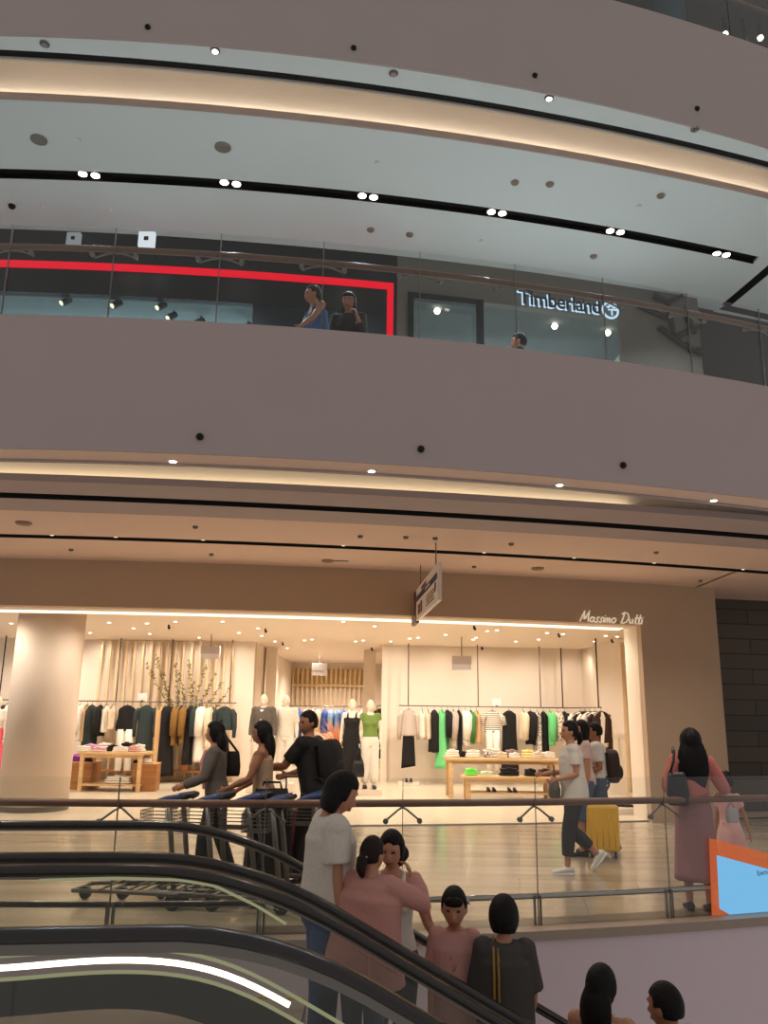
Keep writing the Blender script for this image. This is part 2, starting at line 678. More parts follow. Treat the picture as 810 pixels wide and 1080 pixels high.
# column
ca = at(54, 657, 15.0)
cb = at(34, 866, 15.0)
col = MB()
col.cyl((0, 0, 0.0), (0, 0, 3.4), 0.575, 64)
struct(col, 'column', M_CREAM2, smooth=True, loc=None).location = ((ca.x + cb.x) / 2, 15.0, 0)
bs = MB()
bs.cyl((0, 0, 0.0), (0, 0, 0.08), 0.59, 64)
o = struct(bs, 'trim_14', M_STEELD)
o.location = ((ca.x + cb.x) / 2, 15.0, 0)

# --- upper level
struct(cwall(EDGE2, 8.985, 10.6, 0.03), 'wall_parapet_upper', M_GREY)
struct(cslab(off(EDGE2, 0.03), RING2, 9.0, 0.04), 'ceiling_ring_upper', M_CEILU)
struct(cslab(RING2, off(RING2, 0.13), 9.03, 0.02), 'trim_15', M_BLACK)
struct(cwall(off(RING2, 0.13), 9.0, 9.95, 0.03), 'trim_16', M_CEIL)
struct(cwall(off(LIP2, 0.13), 9.15, 9.95, 0.05), 'trim_17', M_CEIL)
struct(cwall(LIP2, 9.09, 9.185, 0.025), 'trim_18', M_GREY)
struct(cslab(off(RING2, 0.1), off(LIP2, 0.2), 9.9, 0.05), 'ceiling_recess_upper', M_CEIL)
cv = thing('cove_light', 'warm light strip hidden in the curved ceiling cove of the upper level', 'light strip')
cslab(off(LIP2, 0.035), off(LIP2, 0.10), 9.15, 0.012, a=-9, b=10).build('light_strip', M_COVE, cv)
struct(cslab(off(LIP2, 0.025), SLOTU, 9.102, 0.04), 'ceiling_upper', M_CEILU)
XE = 6.14
struct(cslab(off(SLOTU, 0.22), off(UPF, 0.3), 9.1, 0.04, b=XE), 'ceiling_upper.001', M_CEILU)
struct(cslab(SLOTU, off(UPF, 4), 9.1, 0.04, a=XE, n=20), 'ceiling_upper.002', M_CEILU)
struct(cslab(off(SLOTU, -0.05), off(SLOTU, 0.27), 9.18, 0.03, b=XE + 0.05), 'trim_19', M_BLACK)
struct(cwall(SLOTU, 9.1, 9.2, 0.01, b=XE), 'trim_20', M_BLACK)
struct(cwall(off(SLOTU, 0.21), 9.1, 9.2, 0.01, b=XE), 'trim_21', M_BLACK)
# slanting slot on the far ceiling
a, b = atz(766, 322, 9.095), atz(822, 275, 9.095)
dv = (b - a).normalized()
sd = Vector((-dv.y, dv.x, 0)) * 0.09
mb = MB()
mb.prism([a - sd, b - sd, b + sd, a + sd], (0, 0, 0.01))
struct(mb, 'trim_22', M_BLACK)
a, b = atz(762, 324, 9.095), atz(826, 338, 9.095)
dv = (b - a).normalized()
sd = Vector((-dv.y, dv.x, 0)) * 0.09
mb = MB()
mb.prism([a - sd, b - sd, b + sd, a + sd], (0, 0, 0.01))
struct(mb, 'trim_23', M_BLACK)

# upper shop fronts
M_NAVY = mat('navy_panel', (14, 22, 34), 0.35, noise=0.3, scale=1.2)
M_BLKF = mat('black_shopfront', (17, 18, 21), 0.3, noise=0.2, scale=2)
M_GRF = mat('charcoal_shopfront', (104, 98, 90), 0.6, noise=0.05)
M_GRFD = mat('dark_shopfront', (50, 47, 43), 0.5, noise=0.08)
xb0 = onc(419, 300, UPF).x               # edge between the black and the charcoal front
ztop = 9.12
zhd = onc(130, 312, UPF).z
struct(cwall(UPF, zhd, ztop, 0.15, b=xb0, n=30), 'wall_black_shop', M_BLKF)
xp0 = onc(268, 300, UPF).x
struct(cwall(off(UPF, 0.01), 4.9, zhd, 0.12, a=xp0, b=xb0, n=8), 'wall_navy_panel', M_NAVY)
# interior of the black shop
struct(cslab(off(UPF, 0.15), off(UPF, 6), zhd + 0.12, 0.05, b=xb0, n=20), 'ceiling_black_shop', mat('grey_shop_ceiling', (150, 160, 160), 0.8))
struct(cwall(off(UPF, 5.8), 4.9, zhd + 0.2, 0.1, b=xb0, n=20), 'wall_black_shop_rear', mat('grey_shop_wall', (120, 130, 132), 0.8))
mb = cwall(off(UPF, 0.05), 4.9, zhd, 0.012, b=xp0, n=20)
struct(mb, 'window_1', M_GLASSD)
# charcoal front with its window and doorway
x_w0, x_w1 = onc(430, 330, UPF).x, onc(510, 340, UPF).x
x_d1 = onc(655, 360, UPF).x
x_e = onc(686, 350, UPF).x
x_f = onc(738, 350, UPF).x
zw = onc(470, 313, UPF).z
zd = onc(585, 328, UPF).z
struct(cwall(UPF, zw, ztop, 0.15, a=xb0, b=x_w1, n=6), 'wall_charcoal_shop', M_GRF)
struct(cwall(UPF, 4.9, zw, 0.15, a=xb0, b=x_w0, n=3), 'wall_charcoal_shop.001', M_GRF)
struct(cwall(UPF, zd, ztop, 0.15, a=x_w1, b=x_d1, n=8), 'wall_charcoal_shop.002', M_GRF)
struct(cwall(UPF, 4.9, ztop, 0.15, a=x_d1, b=x_f, n=6), 'wall_charcoal_shop.003', M_GRF)
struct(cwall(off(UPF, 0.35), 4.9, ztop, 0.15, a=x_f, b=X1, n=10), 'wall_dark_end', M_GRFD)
fr = MB()
for (xa, xb, za, zb) in ((x_w0, x_w1, zw - 0.1, zw), (x_w0, x_w0 + 0.1, 4.95, zw), (x_w1 - 0.12, x_w1, 4.95, zw)):
    rings = []
    for x in xs(xa, xb, 4):
        y = UPF(x) - 0.04
        rings.append([(x, y, za), (x, y, zb), (x, y + 0.12, zb), (x, y + 0.12, za)])
    fr.loft(rings)
struct(fr, 'trim_24', M_BLACKM)
struct(cwall(off(UPF, 0.08), 4.95, zw - 0.1, 0.012, a=x_w0, b=x_w1, n=4), 'window_2', M_GLASSU)
struct(cslab(off(UPF, 0.15), off(UPF, 5), zw + 0.25, 0.05, a=xb0, b=x_f, n=10), 'ceiling_charcoal_shop', mat('dim_shop_ceiling', (92, 98, 98), 0.8))
struct(cwall(off(UPF, 2.9), 4.9, zw + 0.3, 0.1, a=xb0, b=x_f, n=10), 'wall_charcoal_shop_rear', mat('pale_shop_wall', (182, 190, 186), 0.7))
for i, xq in enumerate((xb0 + 0.03, x_d1 + 0.6)):
    mb = MB()
    mb.box((xq, UPF(xq) + 1.6, 7.0), (0.08, 2.9, 4.2))
    struct(mb, 'wall_charcoal_shop_side' + ('.001' if i else ''), mat('pale_shop_wall', (182, 190, 186), 0.7))

# top level beyond the highest parapet
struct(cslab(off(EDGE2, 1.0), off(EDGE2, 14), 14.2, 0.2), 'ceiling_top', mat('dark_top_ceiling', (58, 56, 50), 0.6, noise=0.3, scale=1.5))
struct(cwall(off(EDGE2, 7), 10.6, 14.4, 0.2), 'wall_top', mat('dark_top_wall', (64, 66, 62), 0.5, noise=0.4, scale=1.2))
for i, (px, py, wd) in enumerate(((704, 8, 0.55),)):
    p = at(px, py, 11.5)
    mb = MB()
    mb.cyl((p.x, 11.5, 10.4), (p.x, 11.5, 14.2), wd / 2, 24)
    struct(mb, 'column_top', mat('teal_column', (52, 82, 92), 0.4), smooth=True)


# ================================================================== BALUSTRADES
def balustrade(label, f, dy, joints, z0, ztop, zh, zr, hand_m, gm, a, b, style):
    t = thing('glass_balustrade', label, 'balustrade', (0, 0, 0))
    fx = off(f, dy)
    js = [a] + joints + [b]
    for i in range(len(js) - 1):
        cwall(fx, z0, ztop, 0.016, a=js[i] + 0.005, b=js[i + 1] - 0.005, n=8).build('glass_panel', gm, t)
    # polished top edges
    # handrail on the walking side
    hp = [(x, f(x) + dy + 0.09, zh) for x in xs(a, b, 60)]
    MB().tube(hp, 0.030, 12).build('handrail', hand_m, t, smooth=True)
    if zr:
        rp = [(x, f(x) + dy + 0.05, zr) for x in xs(a, b, 60)]
        MB().tube(rp, 0.024, 12).build('lower_rail', M_STEEL, t, smooth=True)
    for x in joints:
        y = f(x) + dy
        sl = f(x + .5) - f(x - .5)
        m = MB()
        if style == 'v':
            for s in (-1, 1):
                m.tube([(x, y + 0.075 + 0, zh - 0.03), (x + s * 0.04, y + 0.05 + s * .04 * sl, zh - 0.05), (x + s * 0.135, y + 0.03 + s * .135 * sl, zh - 0.125)], [0.009, 0.009, 0.008], 8)
            m.build('handrail_bracket', M_STEELD, t, smooth=True)
            for s in (-1, 1):
                c = Vector((x + s * 0.14, y + s * .14 * sl, zh - 0.13))
                MB().cyl(c + Vector((0, -0.014, 0)), c + Vector((0, 0.03, 0)), 0.022, 16).build('glass_button', M_STEELD, t)
            p = MB()
            for s in (-0.024, 0.024):
                p.box((x + s, y + 0.03, zr / 2 + 0.01), (0.014, 0.05, zr))
            p.build('short_post', M_STEELD, t)
        else:
            pts = [(x + q, y + 0.07 + q * sl, zh - 0.05 - 1.5 * q * q) for q in xs(-0.2, 0.2, 8)]
            m.tube(pts, 0.010, 8)
            m.build('handrail_bracket', M_STEELD, t, smooth=True)
            for s in (-1, 1):
                c = Vector((x + s * 0.2, y + s * .2 * sl, zh - 0.11))
                MB().cyl(c + Vector((0, -0.016, 0)), c + Vector((0, 0.03, 0)), 0.022, 12).build('glass_button', M_STEELD, t)
        MB().box((x, y, (z0 + ztop) / 2), (0.006, 0.02, ztop - z0)).build('joint_seal', M_STEELD, t)
    return t


jl = [onc(px, 850, EDGE).x for px in (-60, 122, 279, 425, 566, 703, 850)]
balustrade('frameless glass balustrade with bronze handrail along the edge of the lower concourse', EDGE, 0.06, jl, 0.0, 1.17, 0.965, 0.225, M_RAILW, M_GLASS, -6.0, 6.5, 'v')
ju = [onc(px, py, EDGE).x for px, py in ((8, 255), (118, 265), (230, 280), (340, 290), (443, 300), (545, 315), (639, 330), (729, 345), (806, 360))]
ztg = onc(400, 261, off(EDGE, 0.06)).z
balustrade('tinted glass balustrade with dark handrail on top of the grey upper parapet', EDGE, 0.06, ju, 5.0, ztg, onc(270, 271.5, off(EDGE, 0.15)).z, 0, M_RAILW, M_GLASSU, -6.0, 6.5, 'arch')
j3 = [-3.0, -1.0, 1.0, 2.75, 4.6]
t = thing('glass_balustrade', 'glass balustrade above the topmost curved parapet in the upper corner', 'balustrade')
for i in range(len(j3) - 1):
    cwall(off(EDGE2, 0.06), 10.55, 11.7, 0.016, a=j3[i] + .005, b=j3[i + 1] - .005, n=8).build('glass_panel', M_GLASSU, t)
cwall(off(EDGE2, 0.06), 10.55, 11.7, 0.016, a=4.605, b=7.5, n=8).build('glass_panel', M_GLASSU, t)
MB().tube([(x, EDGE2(x) + .15, 11.4) for x in xs(-3, 7.5, 40)], .03, 10).build('handrail', M_RAILW, t, smooth=True)


# ================================================================== ESCALATORS
TAN = math.tan(R(29))


def hpath(c, s, xb, z, arc, xa=-4.5, xe=2.6):
    pts = []
    n = 70
    for i in range(n + 1):
        x = xa + (xe - xa) * i / n
        u = x - xb
        if u < -arc:
            dz = 0
        elif u > arc:
            dz = u * TAN
        else:
            dz = TAN * (u + arc) ** 2 / (4 * arc)
        pts.append(Vector((x, c + s * x, z - dz)))
    return pts


def strip_between(top, bot, t=0.012):
    """upright sheet between two polylines"""
    m = MB()
    rings = []
    for a, b in zip(top, bot):
        rings.append([a, a + Vector((0, t, 0)), b + Vector((0, t, 0)), b])
    m.loft(rings)
    return m


def down(path, d):
    return [p - Vector((0, 0, d)) for p in path]


def escalator(label, rails, steps_x0, front_band):
    t = thing('escalator', label, 'escalator')
    lo = None
    for (c, s, xb, arc, led) in rails:
        p = hpath(c, s, xb, 0.985, arc)
        rings = []
        for q in p:
            rings.append([q + Vector((0, 0.04 * math.cos(k * math.pi / 6), 0.026 * math.sin(k * math.pi / 6))) for k in range(12)])
        MB().loft(rings).build('handrail', M_RUBBER, t, smooth=True)
        strip_between(down([q + Vector((0, -0.018, 0)) for q in p], 0.02), down([q + Vector((0, -0.018, 0)) for q in p], 0.055 if (front_band and c < 3.5) else .034), 0.036).build('handrail_guide', M_STEELD, t)
        if front_band:
            pass
        # glass panels with joints
        cuts = [0, 22, 33, 44, 55, 70]
        for i in range(len(cuts) - 1):
            q = p[cuts[i]:cuts[i + 1] + 1]
            q = [v.copy() for v in q]
            q[-1] = q[-1] + (q[-2] - q[-1]).normalized() * 0.006
            strip_between(down(q, 0.05), down(q, 0.93), 0.012).build('glass_panel', M_GLASSE, t)
        strip_between(down([v + Vector((0, -.05, 0)) for v in p], 0.90), down([v + Vector((0, -.05, 0)) for v in p], 1.35), 0.1).build('skirt_panel', mat('satin_skirt_panel', (176, 156, 142), .35), t)
    return t


A = escalator('escalator with glowing light strip below its handrail, nearer of the two going down', [(3.06, .13, -0.35, .36, 0), (4.17, .11, -0.63, .5, 0)], -0.55, True)
B = escalator('escalator carrying the standing women, beside the concourse balustrade', [(4.52, .11, -0.68, .5, 0), (5.75, .115, -0.96, .5, 0)], -0.78, False)
# the light strip and dark profile of the near balustrade
def lowpath(c, s, pts, n=40, xe=0.0):
    out = []
    for i in range(n + 1):
        x = pts[0][0] + (pts[-1][0] - pts[0][0]) * i / n
        for (a, za), (b, zb) in zip(pts[:-1], pts[1:]):
            if a <= x <= b + 1e-6:
                k = (x - a) / (b - a)
                # smooth a little
                z = za + (zb - za) * k
                break
        out.append(Vector((x, c + s * x, z)))
    for _ in range(4):
        zz = [p.z for p in out]
        for i in range(1, len(out) - 1):
            out[i].z = (zz[i - 1] + zz[i] + zz[i + 1]) / 3
    return out


led = lowpath(3.075, .13, [(-4.5, .87), (-1.2, .885), (-0.92, .905), (-0.71, .9), (-0.56, .875), (-0.43, .83), (-0.29, .755)], 80)
MB().tube(led, 0.0095, 8, flat=1.0).build('light_strip', M_LED, A, smooth=True)
for dz, nm in ((-0.033, 'strip_reflection'), (0.036, 'strip_reflection')):  # reflections of the strip in the glass thickness, drawn as glowing tubes
    p = lowpath(3.07, .13, [(-4.5, .87), (-1.2, .885), (-0.92, .905), (-0.71, .9), (-0.56, .875), (-0.43, .83), (-0.29, .755), (0.6, .26)], 90)
    MB().tube([q + Vector((0, 0, dz)) for q in p], 0.006, 6).build(nm, M_LEDREFL, A, smooth=True)
band_t = lowpath(3.085, .13, [(-4.5, .83), (-1.2, .845), (-0.92, .865), (-0.71, .86), (-0.56, .835), (-0.43, .79), (-0.29, .715), (0.6, .22)], 90)
band_b = lowpath(3.085, .13, [(-4.5, .70), (-1.19, .74), (-0.9, .76), (-0.76, .757), (-0.61, .73), (-0.43, .65), (-0.29, .575), (0.6, .09)], 90)
strip_between(band_t, band_b, 0.02).build('dark_profile', mat('dark_escalator_profile', (46, 44, 36), 0.2, noise=0.3, scale=5, spec=0.6), A)
led_reflection = lowpath(4.15, .11, [(-1.52, .948), (-1.2, .955), (-0.9, .945), (-0.75, .92), (-0.56, .835), (-0.42, .755)], 80)  # strip's reflection in the glass, modelled as a faint glowing tube
MB().tube(led_reflection, 0.0065, 8).build('light_strip', M_LEDREFL, A, smooth=True)  # this light_strip is only the strip's reflection in the glass


def step_run(t, y0s, y1s, x0, n0, n1):
    """treads between the two skirts; tread k sits 0.2218 m lower than the one before"""
    for k in range(n0, n1):
        za = -0.2218 * max(k, 0) if k >= 0 else 0.0
        xa = x0 + 0.4 * k
        xb = xa + 0.4
        m = MB()
        ya, yb = y0s + .11 * (xa + .2) + .08, y1s + .11 * (xa + .2) - .08
        m.box(((xa + xb) / 2, (ya + yb) / 2, za - 0.02), (0.4, yb - ya, 0.04))
        m.box((xb - 0.01, (ya + yb) / 2, za - 0.12), (0.02, yb - ya, 0.2))
        o = m.build('step', mat('step_aluminium', (158, 144, 132), .5), t)
        e_ = MB()
        for y in (ya + .02, yb - .02):
            e_.box(((xa + xb) / 2, y, za + 0.002), (0.38, 0.03, 0.006))
        e_.build('yellow_edge', mat('yellow_step_edge', (190, 150, 40), 0.5), o)


STEP_B0 = -0.83
step_run(A, 3.06, 4.17, -0.55, -6, 6)
step_run(B, 4.52, 5.75, STEP_B0, -6, 8)


def tread(x):
    k = math.floor((x - STEP_B0) / 0.4)
    return -0.2218 * max(k, 0)


# ================================================================== CEILING FIXTURES
def down_disc(name, label, cat, p, r, h, m, group=None, ring=None):
    t = thing(name, label, cat, p, 0, group)
    b = MB()
    b.loft([[(rr * math.cos(2 * math.pi * k / 20), rr * math.sin(2 * math.pi * k / 20), zz) for k in range(20)] for rr, zz in ((r, 0.0), (r, -h * .5), (r * .8, -h))])
    b.build('housing', ring or m, t, smooth=False)
    c = MB()
    c.cyl((0, 0, -h), (0, 0, -h - 0.004), r * .62, 16)
    c.build('lens', m, t)
    return t


M_GREYP = mat('grey_plastic', (128, 124, 118), 0.5)
for px, py in ((41, 147), (235, 155)):
    down_disc('ceiling_speaker', 'round grey speaker disc on the pale upper ceiling between cove and slot', 'speaker', atz(px, py, 9.1), 0.11, 0.03, M_GREYP, 'speakers on the upper ceiling', M_GREYP)
for px, py in ((543, 192), (580, 194), (626, 270), (697, 206), (391, 242), (432, 247)):
    down_disc('ceiling_detector', 'small flat detector on the pale upper ceiling', 'detector', atz(px, py, 9.1), 0.06, 0.03, M_GREYP, 'detectors on the upper ceiling', mat('beige_plastic', (150, 128, 112), 0.5))
for px, py in ((83, 147), (398, 171), (674, 217), (508, 253), (116, 221), (45, 216)):
    down_disc('sprinkler_head', 'tiny pale sprinkler on the upper ceiling', 'sprinkler', atz(px, py, 9.1), 0.035, 0.03, M_WHITE, 'sprinklers on the upper ceiling')
p = atz(13, 214, 9.1)
t = thing('dome_camera', 'black dome camera under the upper ceiling near the first glass joint', 'camera', p)
MB().cyl((0, 0, 0), (0, 0, -0.04), 0.07, 20).build('mount', M_WHITE, t)
MB().ell((0, 0, -0.05), 0.055).build('dome', M_BLACKM, t, smooth=True)

# twin spotlights in the upper slot
for i, (px, py) in enumerate(((94, 184), (243, 193), (388, 207), (524, 224), (649, 244), (761, 268))):
    p = atz(px, py, 9.115)
    t = thing('twin_downlight', ['first', 'second', 'third', 'fourth', 'fifth', 'sixth'][i] + ' pair of white spotlights counted along the black upper ceiling slot from its outer end' if False else 'pair of white spotlights in the black upper slot, ' + ['above the two square white plates', 'above the long red band start', 'above the two leaning people', 'above the charcoal shop window', 'above the lit word sign', 'at the far tip of the slot'][i], 'spotlight', p, 0, 'twin spotlights of the upper ceiling slot')
    for s in (-1, 1):
        b = MB()
        q = Vector((s * 0.085, s * .085 * .2, 0))
        b.cyl(q + Vector((0, 0, 0.06)), q + Vector((0, 0, 0.0)), 0.072, 20)
        o = b.build('spotlight_can', M_BLACKM, t)
        d_ = MB()
        d_.cyl(q + Vector((0, 0, -0.001)), q + Vector((0, 0, -0.012)), 0.06, 20)
        d_.build('lamp_lens', M_LAMP, o)
    spot('spot_lamp', p + Vector((0, 0, -0.05)), 240, (0.86, 0.95, 1.0), 120, 0.7, p + Vector((0, -0.3, -4)))

# round sensors on the parapet faces, downlights under them
for (pts, f, grp, lab) in (
        (((211, 461), (444, 474), (657, 491)), EDGE, 'sensors on the lower parapet', 'small round black sensor near the bottom edge of the lower parapet'),
        (((156, 29), (373, 51), (564, 80), (735, 115)), EDGE2, 'sensors on the upper parapet', 'small round dark sensor near the bottom edge of the topmost parapet')):
    for px, py in pts:
        p = onc(px, py, f)
        t = thing('parapet_sensor', lab, 'sensor', p, 0, grp)
        MB().tube([(0, 0.01, 0), (0, -0.02, 0), (0, -0.03, 0)], [.032, .032, .02], 16, up=(0, 0, 1)).build('ring', M_BLACKM, t)
        MB().ell((0, -0.03, 0), .016).build('lens', M_BLACK, t, smooth=True)
for i, (px, py) in enumerate(((183, 478), (392, 491), (590, 504), (752, 519))):
    p = onc(px, py, off(EDGE, 0.28))
    p.z = 3.88
    spot('soffit_lamp', p + Vector((0, 0, -.05)), 80, WARM, 130, .8, p + Vector((0, .5, -4)))
    down_disc('recessed_downlight', 'bright recessed downlight in the narrow soffit under the lower parapet', 'downlight', p, 0.05, 0.012, M_LAMP, 'downlights under the lower parapet', M_WHITE)
for i, (px, py) in enumerate(((47, 46), (227, 53), (415, 77), (579, 103), (733, 136))):
    p = atz(px, py, 9.0)
    br = i in (1, 3)
    down_disc('recessed_downlight', ('brightly lit' if br else 'unlit') + ' downlight in the soffit of the topmost parapet', 'downlight', p, 0.055, 0.02, M_LAMP if br else M_STEEL, ('lit' if br else 'unlit') + ' downlights of the topmost soffit', M_STEELD)
for x in (-5.2, -3.6):
    spot('soffit_lamp', (x, EDGE(x) + .28, 3.83), 80, WARM, 130, .8, (x, EDGE(x) + .8, 0))
# concourse ceiling
for px, py in ((25, 551), (346, 591), (567, 599)):
    down_disc('ceiling_speaker', 'flat round speaker on the warm concourse ceiling', 'speaker', atz(px, py, 3.96), 0.10, 0.03, mat('tan_plastic', (150, 122, 100), 0.5), 'speakers on the concourse ceiling', mat('tan_plastic', (150, 122, 100), 0.5))
for px, py in ((206, 555), (75, 579), (223, 584), (428, 566), (459, 567), (539, 573), (692, 582), (500, 597), (739, 612), (380, 565)):
    down_disc('sprinkler_head', 'tiny sprinkler on the warm concourse ceiling', 'sprinkler', atz(px, py, 3.96), 0.035, 0.03, mat('tan_plastic', (150, 122, 100), 0.5), 'sprinklers on the concourse ceiling', M_STEELD)
for px, py in ((360, 591),):
    p = atz(px, py, 3.96)
    t = thing('ceiling_vent', 'short black slit vent beside a speaker on the concourse ceiling', 'vent', p)
    MB().box((0, 0, -0.006), (0.22, 0.05, 0.012)).build('slit', M_BLACK, t)
    MB().box((0, 0, -0.004), (0.25, 0.08, 0.006)).build('rim', M_WHITE, t)
# lamps sitting inside the thin concourse slot
for i, px in enumerate((52, 120, 213, 362, 511, 606, 690, 783)):
    p = onc(px, 575, SLOTB)
    q = Vector((p.x, SLOTB(p.x) + 0.045, 4.0))
    t = thing('slot_lamp', 'small lamp tucked in the thin black slot of the concourse ceiling', 'lamp', q, 0, 'lamps of the thin concourse slot')
    MB().cyl((0, 0, 0.02), (0, 0, -0.015), 0.033, 14).build('lamp_can', M_BLACKM, t)
    MB().cyl((0, 0, -0.015), (0, 0, -0.02), 0.026, 14).build('lamp_lens', M_LAMPD, t)
    spot('slot_spot', q + Vector((0, 0, -0.04)), 95, WARM, 125, 0.9, q + Vector((0, -0.6, -4)))

# ---- downlights in the shop ceiling
shop_lamps = []
for (px, py) in ((12, 657), (50, 661), (115, 656), (155, 657), (141, 662), (95, 667), (185, 655), (158, 668), (165, 646), (210, 672), (272, 662),
                 (252, 667), (235, 655), (276, 670), (290, 676), (321, 675), (329, 674), (303, 683), (375, 676), (383, 675), (432, 673), (441, 672), (502, 672), (514, 665), (524, 664),
                 (544, 676), (568, 674), (577, 667), (499, 674), (594, 668), (470, 669), (627, 676), (639, 670), (651, 671), (362, 655), (60, 668), (395, 660), (412, 676)):
    p = atz(px, py, 3.4)
    if p.y < STORE(p.x) + 1.35:
        p = atz(px, py, 3.25)
        if not (STORE(p.x) + .3 < p.y < STORE(p.x) + .74):
            continue
    if p.y > 28:
        continue
    t = down_disc('recessed_downlight', 'small recessed downlight in the cream fashion shop ceiling', 'downlight', p, 0.055, 0.012, M_LAMP, 'downlights of the fashion shop ceiling', M_WHITE)
for i, (px, py) in enumerate(((178, 650), (280, 663), (298, 677), (500, 660), (589, 668), (645, 674), (508, 682), (392, 683))):
    p = atz(px, max(py, 659), 3.4)
    t = thing('track_spot', 'small dark spotlight on the fashion shop ceiling', 'spotlight', p, 0, 'dark spotlights of the fashion shop ceiling')
    MB().cyl((0, 0, 0), (0, 0, -0.05), 0.02, 10).build('stem', M_BLACKM, t)
    MB().tube([(0, 0, -.04), (.02, -.03, -.075)], [.024, .028], 12).build('spot_head', M_BLACKM, t)

# ---- lights of the shop (the lamps in its ceiling)
for (x, y, p) in ((-8.6, 16.6, 190), (-6.2, 18.6, 190), (-3.6, 16.4, 200), (-1.2, 16.4, 200), (1.2, 16.6, 200), (3.4, 16.8, 190),
                  (-8.4, 19.6, 180), (-3.6, 19.4, 180), (-1.2, 19.6, 170), (1.2, 19.6, 180), (3.4, 19.8, 180), (-2.0, 24.0, 300), (-1.6, 27.5, 380)):
    spot('shop_lamp', (x, y, 3.36), p * 1.12, WARM, 155, 0.6, (x, y + 0.4, 0), 0.12)
# wall washers along the back walls
for i in range(5):
    x = -8.2 + i * 1.15
    spot('wall_washer', (x, 20.5, 3.36), 40, (1.0, 0.89, 0.77), 130, 0.9, (x, 21.5, 1.6), 0.1)
for i in range(5):
    x = 0.4 + i * 1.15
    spot('wall_washer', (x, 20.75 + .09 * x, 3.36), 40, (1.0, 0.89, 0.77), 130, 0.9, (x, 21.9, 1.6), 0.1)
for x in (-8.2, -6.9, -4.6, -2.4, -0.2, 2.0, 3.7):
    spot('entrance_lamp', (x, STORE(x) + 1.5, 3.36), 75, WARM, 160, 0.6, (x, STORE(x) + 1.2, 0), 0.08)
# upper shops
area('black_shop_panel', (-4.5, 14.2, zhd - 0.6), (6.0, 1.0), 130, COOL, (R(180), 0, 0))
area('charcoal_shop_panel', (2.2, 13.6, 7.3), (3.0, .6), 130, COOL, (R(60), 0, 0))

# ================================================================== SIGNS
def text(name, body, size, depth, m, parent, M, offset=0.0, shear=0.0, spacing=1.0):
    cu = bpy.data.curves.new(name, 'FONT')
    cu.body = body
    cu.size = size
    cu.extrude = depth
    cu.offset = offset
    cu.shear = shear
    cu.space_character = spacing
    o = bpy.data.objects.new(name, cu)
    C.objects.link(o)
    bpy.context.view_layer.update()
    me = bpy.data.meshes.new_from_object(o.evaluated_get(bpy.context.evaluated_depsgraph_get()))
    bpy.data.objects.remove(o)
    me.name = name
    me.materials.clear()
    me.materials.append(m)
    r = bpy.data.objects.new(name, me)
    C.objects.link(r)
    if parent:
        r.parent = parent
    r.matrix_basis = M
    return r


def upright(yaw=0.0):
    return Matrix.Rotation(yaw, 4, 'Z') @ Matrix.Rotation(R(90), 4, 'X')


def circ(cx, cy, rx, ry, a0, a1, n=10):
    return [(cx + rx * math.cos(R(a0 + (a1 - a0) * i / n)), cy + ry * math.sin(R(a0 + (a1 - a0) * i / n))) for i in range(n + 1)]


p0 = onc(611, 655.5, STORE)
p1 = onc(677, 658.5, STORE)
yaw = math.atan2(p1.y - p0.y, p1.x - p0.x)
L = (p1 - p0).length
t = thing('shop_sign', 'cream script lettering sign over the end of the fashion shop entrance', 'sign', p0 + Vector((0, -0.05, 0)), yaw)
S = {
    'M': [(0, [(0.0, 0), (.10, .55), (.17, 1.0), (.30, .2), (.36, .25), (.60, 1.0), (.62, .4), (.70, 0)])],
    'a': [(0, circ(.2, .22, .17, .22, 60, 400)), (0, [(.37, .42), (.36, .1), (.45, 0)])],
    's': [(0, [(0, .02), (.15, .0), (.24, .1), (.12, .26), (.14, .42), (.3, .44)])],
    'i': [(0, [(.05, .42), (.04, .1), (.12, 0)]), (0, [(.08, .6), (.085, .63)])],
    'm': [(0, [(0, 0), (.04, .42)]), (0, [(.04, .3), (.14, .42), (.2, .3), (.2, 0)]), (0, [(.2, .3), (.32, .42), (.38, .3), (.38, .06), (.46, 0)])],
    'o': [(0, circ(.2, .22, .18, .22, 0, 360))],
    'D': [(0, [(.12, 0), (.18, .5), (.2, .95)]), (0, [(0, .85), (.2, 1.0), (.5, .92), (.68, .55), (.55, .12), (.25, -.02), (.05, .08)])],
    'u': [(0, [(0, .42), (.0, .12), (.1, 0), (.22, .1), (.27, .42)]), (0, [(.27, .42), (.27, .1), (.36, 0)])],
    't': [(0, [(.12, .85), (.08, .15), (.16, 0), (.26, .04)]), (0, [(0, .5), (.28, .54)])],
}
W = {'M': .78, 'a': .5, 's': .34, 'i': .18, 'm': .52, 'o': .5, 'D': .8, 'u': .44, 't': .3, ' ': .28}
word = 'Massimo Dutti'
tot = sum(W[c] for c in word)
k = L / tot
hh = 0.185
M_SIGN = mat('cream_sign_letters', (250, 240, 222), 0.4, emit=(255, 238, 210), estr=0.35)
x = 0
for c in word:
    if c != ' ':
        m = MB()
        for _, st in S[c]:
            m.tube([(x + a * k + .06 * b, 0, b * hh) for a, b in st], 0.0125, 8, up=(0, 1, 0))
        m.build('letter', M_SIGN, t, smooth=True)
    x += W[c] * k
MB().tube([(0.03, 0.03, 0.02), (L * .97, 0.03, 0.02)], 0.004, 6).build('mounting_rail', M_STEELD, t)

